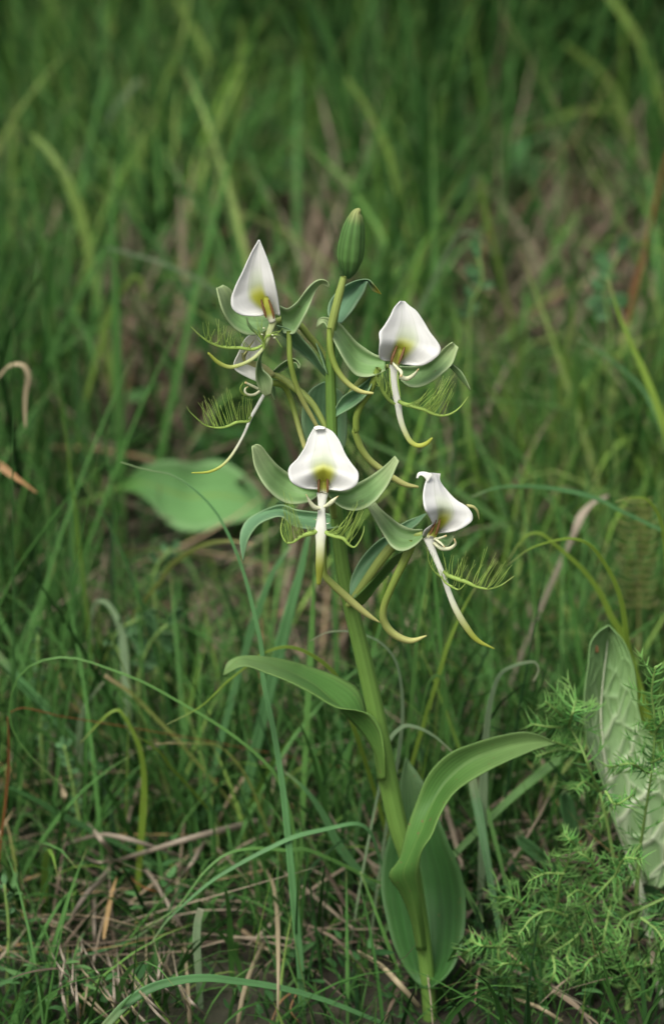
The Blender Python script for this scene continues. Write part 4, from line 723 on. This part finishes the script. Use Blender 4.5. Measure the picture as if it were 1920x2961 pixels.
dcm = dC[:-1]
tube('midrib', 'G', dcm, [22, 20, 18, 17, 16, 15, 14, 12, 10, 8, 7, 6, 4], [33.5, 35.5, 37.5, 41.5, 47.5, 54], M['vein'], dk, n=60, ns=8)
sheet('dead_patch', 'G', [(780, 318), (782, 335), (790, 352)], [(806, 315), (812, 335), (810, 355)], 49, 49, M['orange'], dk, n=6, mm=4)
P = curve(np.array([g0, at(src('G', [(1100, 1950)]), 30)[0], at(src('G', [(1020, 1590)]), 32)[0]]), 16)
V, F, UV = tube_world(P, np.linspace(.0022, .0015, 16), 8); mkq('leaf_stalk', V, F, M['vein'], dk, UV)
sheet('leaf', 'G', [(1060, 2150), (1030, 1950), (1010, 1780), (1050, 1640), (1120, 1560), (1220, 1500)], [(1090, 2160), (1150, 2080), (1230, 1950), (1270, 1800), (1270, 1640), (1225, 1502)], [40, 60, 66], [40, 44, 60], M['leaf_dark'], dk, bulge=4, n=24, mm=11, wave=2)

# yellowing fern frond
fb = at(src('L', [(1380, 2060)]), 240)[0]; fb[2] = float(ground_z(fb[0], fb[1]))
fn = tag(empty('fern', fb), 'soft yellowing fern frond with many paired leaflets standing upright', 'fern')
tube('rachis', 'L', [(1385, 2240), (1385, 2060), (1388, 1850), (1390, 1600), (1385, 1350)], [16, 14, 12, 10, 4], [240, 245], M['fern'], fn, n=24, ns=7)
P = curve(np.array([fb, at(src('L', [(1385, 2230)]), 240)[0]]), 6); V, F, UV = tube_world(P, np.full(6, .0011), 7); mkq('frond_stalk', V, F, M['fern'], fn, UV)
for k in range(15):
    y = 2035 - k * 46; wl = random.uniform(120, 165) - 3 * max(0, k - 9) ** 1.5
    for s_ in (-1, 1):
        e = wl * (1 if s_ < 0 else .8)
        sheet('leaflet', 'L', [(1388, y), (1388 + s_ * e * .5, y + 12), (1388 + s_ * e, y - 24)], [(1388, y - 7), (1388 + s_ * e * .5, y + 1), (1388 + s_ * e, y - 28)], [242, 236, 238], [242, 242, 240], M['fern'], fn, n=9, mm=4, bulge=-1)

# small blunt leaves and small herbs
def small_leaf_plant(label, f, leaves, Y, m='herb', stem=None, cat='herb', name='small_herb'):
    S0 = src(f, [leaves[0][0]] if stem is None else [stem[0]]); q = at(S0, Y)[0]; q[2] = float(ground_z(q[0], q[1]))
    o = tag(empty(name, q), label, cat)
    if stem is not None:
        P = at(curve(src(f, stem), 20), Y); P = np.concatenate([q[None] - [[0, 0, .003]], P]) if P[0, 2] > q[2] + .002 else P
        V, F, UV = tube_world(curve(P, 26), np.linspace(.0009, .0005, 26), 6); mkq('stem', V, F, M['feather_stem'], o, UV)
    for (b, t, w_) in leaves:
        b, t = np.array(b, float), np.array(t, float); d = t - b; L_ = np.linalg.norm(d); nrm = np.array([-d[1], d[0]]) / L_ * w_ / 2
        A = [b + nrm * .25, b + d * .35 + nrm * .8, b + d * .7 + nrm, b + d * .93 + nrm * .6, t]; B = [b - nrm * .25, b + d * .35 - nrm * .8, b + d * .7 - nrm, b + d * .93 - nrm * .6, t]
        j = random.uniform(-3, 3); sheet('leaf', f, A, B, [Y, Y + j], [Y, Y + j + random.uniform(-4, 4)], M[m], o, bulge=1.0, n=9, mm=5, solid=.0003)
    return o
small_leaf_plant('two blunt strap-shaped blue-green leaves beside the feathery herb', 'G', [((690, 1420), (622, 1103), 84), ((600, 1560), (358, 1352), 66)], 60, 'teal')
def sprig(label, f, stem, Y, ln, step, seed, wd=.55):
    random.seed(seed); S = curve(np.array(stem, float), 60); T = np.gradient(S, axis=0); T /= np.linalg.norm(T, axis=1)[:, None]; lv = []
    for i in range(4, 60, step):
        for s_ in (-1, 1):
            if random.random() < .3: continue
            nrm = np.array([-T[i][1], T[i][0]]) * s_; l = ln * random.uniform(.4, 1.15)
            dr = T[i] * random.uniform(-.2, 1.1) + nrm; dr /= np.linalg.norm(dr)
            lv.append((tuple(S[i]), tuple(S[i] + dr * l), l * wd))
    lv.append((tuple(S[-1]), tuple(S[-1] + T[-1] * ln), ln * wd))
    return small_leaf_plant(label, f, lv, Y, 'herb', stem)
sprig('small-leaved sprig standing tall behind the thin looped blade', 'H', [(215, 760), (205, 560), (195, 350), (190, 60)], 150, 40, 4, 1)
sprig('small-leaved sprig beneath the thin looped blade', 'H', [(400, 1000), (372, 860), (350, 740), (320, 610)], 105, 44, 5, 2)
sprig('small-leaved sprig with wide paired leaflets left of the teal blades', 'H', [(690, 260), (720, 160), (760, 80), (830, 10)], 170, 110, 7, 3, .4)
sprig('leafy sprig lying beside the wide paired one', 'H', [(620, 180), (560, 90), (600, 30), (700, -20)], 175, 90, 7, 4, .4)
sprig('low sprig with tiny leaves by the level teal blade', 'H', [(45, 1960), (40, 1750), (45, 1500), (25, 1300)], 25, 50, 6, 5)
sprig('yellowish low sprig in the dark corner of the straw', 'H', [(150, 1990), (160, 1940), (185, 1880), (180, 1830)], 10, 50, 9, 6)
sprig('leafy sprig under the broad round leaf stalk', 'I', [(770, 1420), (760, 1330), (800, 1230), (850, 1180)], 230, 60, 7, 8)
sprig('pale leafy sprig behind the upper right flower', 'K', [(640, 1480), (650, 1400), (700, 1300), (680, 1200)], 360, 90, 7, 9)
sprig('leafy sprig in the bare patch behind the lower right flower', 'K', [(1290, 1500), (1270, 1380), (1300, 1250), (1330, 1180)], 420, 100, 8, 10)
sprig('leafy sprig behind the stem near the yellow lips', 'C', [(260, 880), (330, 760), (420, 700)], 260, 80, 8, 12)
random.seed(21)

# feathery herb
SPR = [[(1040, 1400), (960, 1500), (880, 1590), (780, 1700), (690, 1790)], [(690, 1790), (600, 1870), (500, 1960), (400, 2060), (290, 2150), (190, 2230)], [(560, 1800), (590, 1690), (600, 1600), (640, 1510), (652, 1430)],
 [(700, 1430), (660, 1380), (615, 1340)], [(640, 1790), (540, 1760), (450, 1800), (370, 1900)], [(830, 1640), (800, 1560), (760, 1480), (690, 1440)], [(900, 1190), (850, 1230), (820, 1260), (770, 1320)],
 [(1100, 1000), (1115, 850), (1115, 700), (1100, 560), (1120, 430)], [(1040, 1400), (1070, 1200), (1100, 1000)], [(650, 750), (600, 690), (520, 620)], [(650, 755), (570, 760), (440, 742)], [(820, 1120), (770, 1010), (720, 880), (650, 750)], [(650, 750), (670, 680), (690, 600)],
 [(725, 895), (600, 850), (560, 835)], [(720, 890), (600, 880), (470, 920)], [(810, 1110), (730, 1060), (685, 1100)], [(880, 1720), (850, 1850), (830, 2000), (810, 2110)], [(1010, 1550), (930, 1620), (880, 1700), (850, 1800)], [(760, 1720), (740, 1810), (690, 1900), (560, 1990)],
 [(285, 2150), (270, 2060), (270, 1960), (330, 1885)], [(270, 1960), (170, 1950), (105, 1920)], [(170, 1950), (90, 1985), (55, 2020)], [(300, 2150), (240, 2260), (250, 2380)], [(450, 2010), (480, 2180), (400, 2280), (380, 2390)], [(1090, 2250), (960, 2080), (900, 1930)], [(960, 2080), (1060, 2065), (1160, 2030)],
 [(1180, 1690), (1050, 1750), (950, 1800), (880, 1930)], [(560, 2000), (570, 2100), (500, 2220)], [(1080, 2060), (1140, 1980), (1175, 1880)], [(1080, 1010), (990, 960), (870, 980)], [(620, 1560), (520, 1560), (430, 1600)], [(470, 1790), (330, 1690), (240, 1690)], [(850, 1110), (900, 1180), (1000, 1130)], [(700, 1900), (640, 2010), (690, 2110)],
 [(780, 1690), (700, 1650), (640, 1690)], [(900, 1570), (950, 1480), (1050, 1480)], [(500, 1960), (420, 1940), (340, 1990)], [(400, 2060), (300, 2050), (200, 2090)], [(820, 1990), (740, 2060), (720, 2160)], [(640, 1870), (560, 1840), (480, 1860)], [(1040, 1800), (1120, 1860), (1180, 1950)], [(1110, 800), (1150, 740), (1180, 700)], [(1100, 950), (1150, 930), (1190, 900)]]
fr_ = on_ground(src('G', [(960, 2330)]), 0)[0]
fh = tag(empty('feathery_herb', fr_), 'bright green feathery herb with hair-fine leaves sprawling in front of the puckered leaf', 'herb')
P = curve(np.array([fr_ - [0, 0, .003], at(src('G', [(1010, 1950)]), 22)[0], at(src('G', [(1020, 1640)]), 16)[0], at(src('G', [(1040, 1400)]), 14)[0]]), 30)
V, F, UV = tube_world(P, np.linspace(.0011, .0008, 30), 7); mkq('stem', V, F, M['feather_stem'], fh, UV)
P = curve(np.array([fr_ + [.004, .006, -.003], at(src('G', [(960, 1900)]), 30)[0], at(src('G', [(880, 1400)]), 32)[0], at(src('G', [(820, 1120)]), 30)[0]]), 30)
V, F, UV = tube_world(P, np.linspace(.0009, .0006, 30), 7); mkq('stem', V, F, M['feather_stem'], fh, UV)
random.seed(5)
def needle(P0, D, Lm, bend, r, V, F, UV, TN, tone):
    b = len(V); pts = []
    for k in range(5):
        s = k / 4; pts.append(P0 + D * Lm * s + bend * Lm * s * s)
    side = np.cross(D, FWD); side /= max(np.linalg.norm(side), 1e-6); n2 = np.cross(side, D); n2 /= max(np.linalg.norm(n2), 1e-6)
    for k in range(5):
        rr = r * (1 - .8 * (k / 4) ** 2)
        for a in (0, 2.094, 4.189): V.append(pts[k] + rr * (math.cos(a) * side + math.sin(a) * n2)); UV.append((.5, k / 4)); TN.append(tone)
    for k in range(4):
        for a in range(3):
            i = b + k * 3 + a; j = b + k * 3 + (a + 1) % 3; F.append((i, j, j + 3, i + 3))
for si, sp_ in enumerate(SPR):
    yb = 30 if si in (9, 10, 11, 12, 13, 14, 15, 6) else random.uniform(-6, 18)
    n = 40; S = curve(src('G', sp_), n); P = at(S, spread([yb + 4, yb + random.uniform(-8, 4), yb + random.uniform(-10, 6)], n))
    rad = np.linspace(.00062, .00035, n); V, F, UV = tube_world(P, rad, 6); br = mkq('branch', V, F, M['feather_stem'], fh, UV)
    T = np.gradient(P, axis=0); T /= np.linalg.norm(T, axis=1)[:, None]
    length = np.linalg.norm(np.diff(P, axis=0), axis=1).sum()
    V, F, UV, TN = [], [], [], []; cnt = int(length / .00060)
    long_ = length > .028
    for q in range(cnt):
        s = (q + random.random()) / cnt
        if si in (8, 11) and random.random() < .55: continue
        i = min(n - 1, int(s * n)); side = np.cross(T[i], FWD); side /= np.linalg.norm(side); nr = np.cross(side, T[i])
        a = random.uniform(-.9, .9) + (0 if q % 2 else math.pi); rd = side * math.cos(a) + nr * math.sin(a)
        D = T[i] * random.uniform(.15, .7) + rd; D /= np.linalg.norm(D)
        Lm = random.uniform(.0038, .0070) * (1.25 - .45 * s) ; bend = T[i] * random.uniform(.1, .5) - rd * random.uniform(0, .3) + np.array([0, 0, random.uniform(-.15, .25)])
        tn = np.clip(.25 + .5 * s + random.gauss(0, .18), 0, 1)
        if long_ and q % 3 == 0:                     # a short side twig with its own needles
            tip = P[i] + D * Lm * 1.5 + bend * Lm * .5
            needle(P[i], D, Lm * 1.5, bend * .3, .00034, V, F, UV, TN, tn)
            for _ in range(4):
                D2 = D + np.array([random.uniform(-.9, .9), random.uniform(-.7, .7), random.uniform(-.6, .9)]); D2 /= np.linalg.norm(D2)
                needle(P[i] + (tip - P[i]) * random.uniform(.45, 1), D2, Lm * .75, bend * .5, .00026, V, F, UV, TN, np.clip(tn + .1, 0, 1))
        else: needle(P[i], D, Lm, bend, .00034, V, F, UV, TN, tn)
    o = mk('needles', V, np.array(F), M['feather'], br, UV, TN); o['kind'] = 'stuff'
print('tris ~', sum(len(o.data.polygons) * 2 for o in bpy.data.objects if o.type == 'MESH'), 'objects', len(bpy.data.objects))
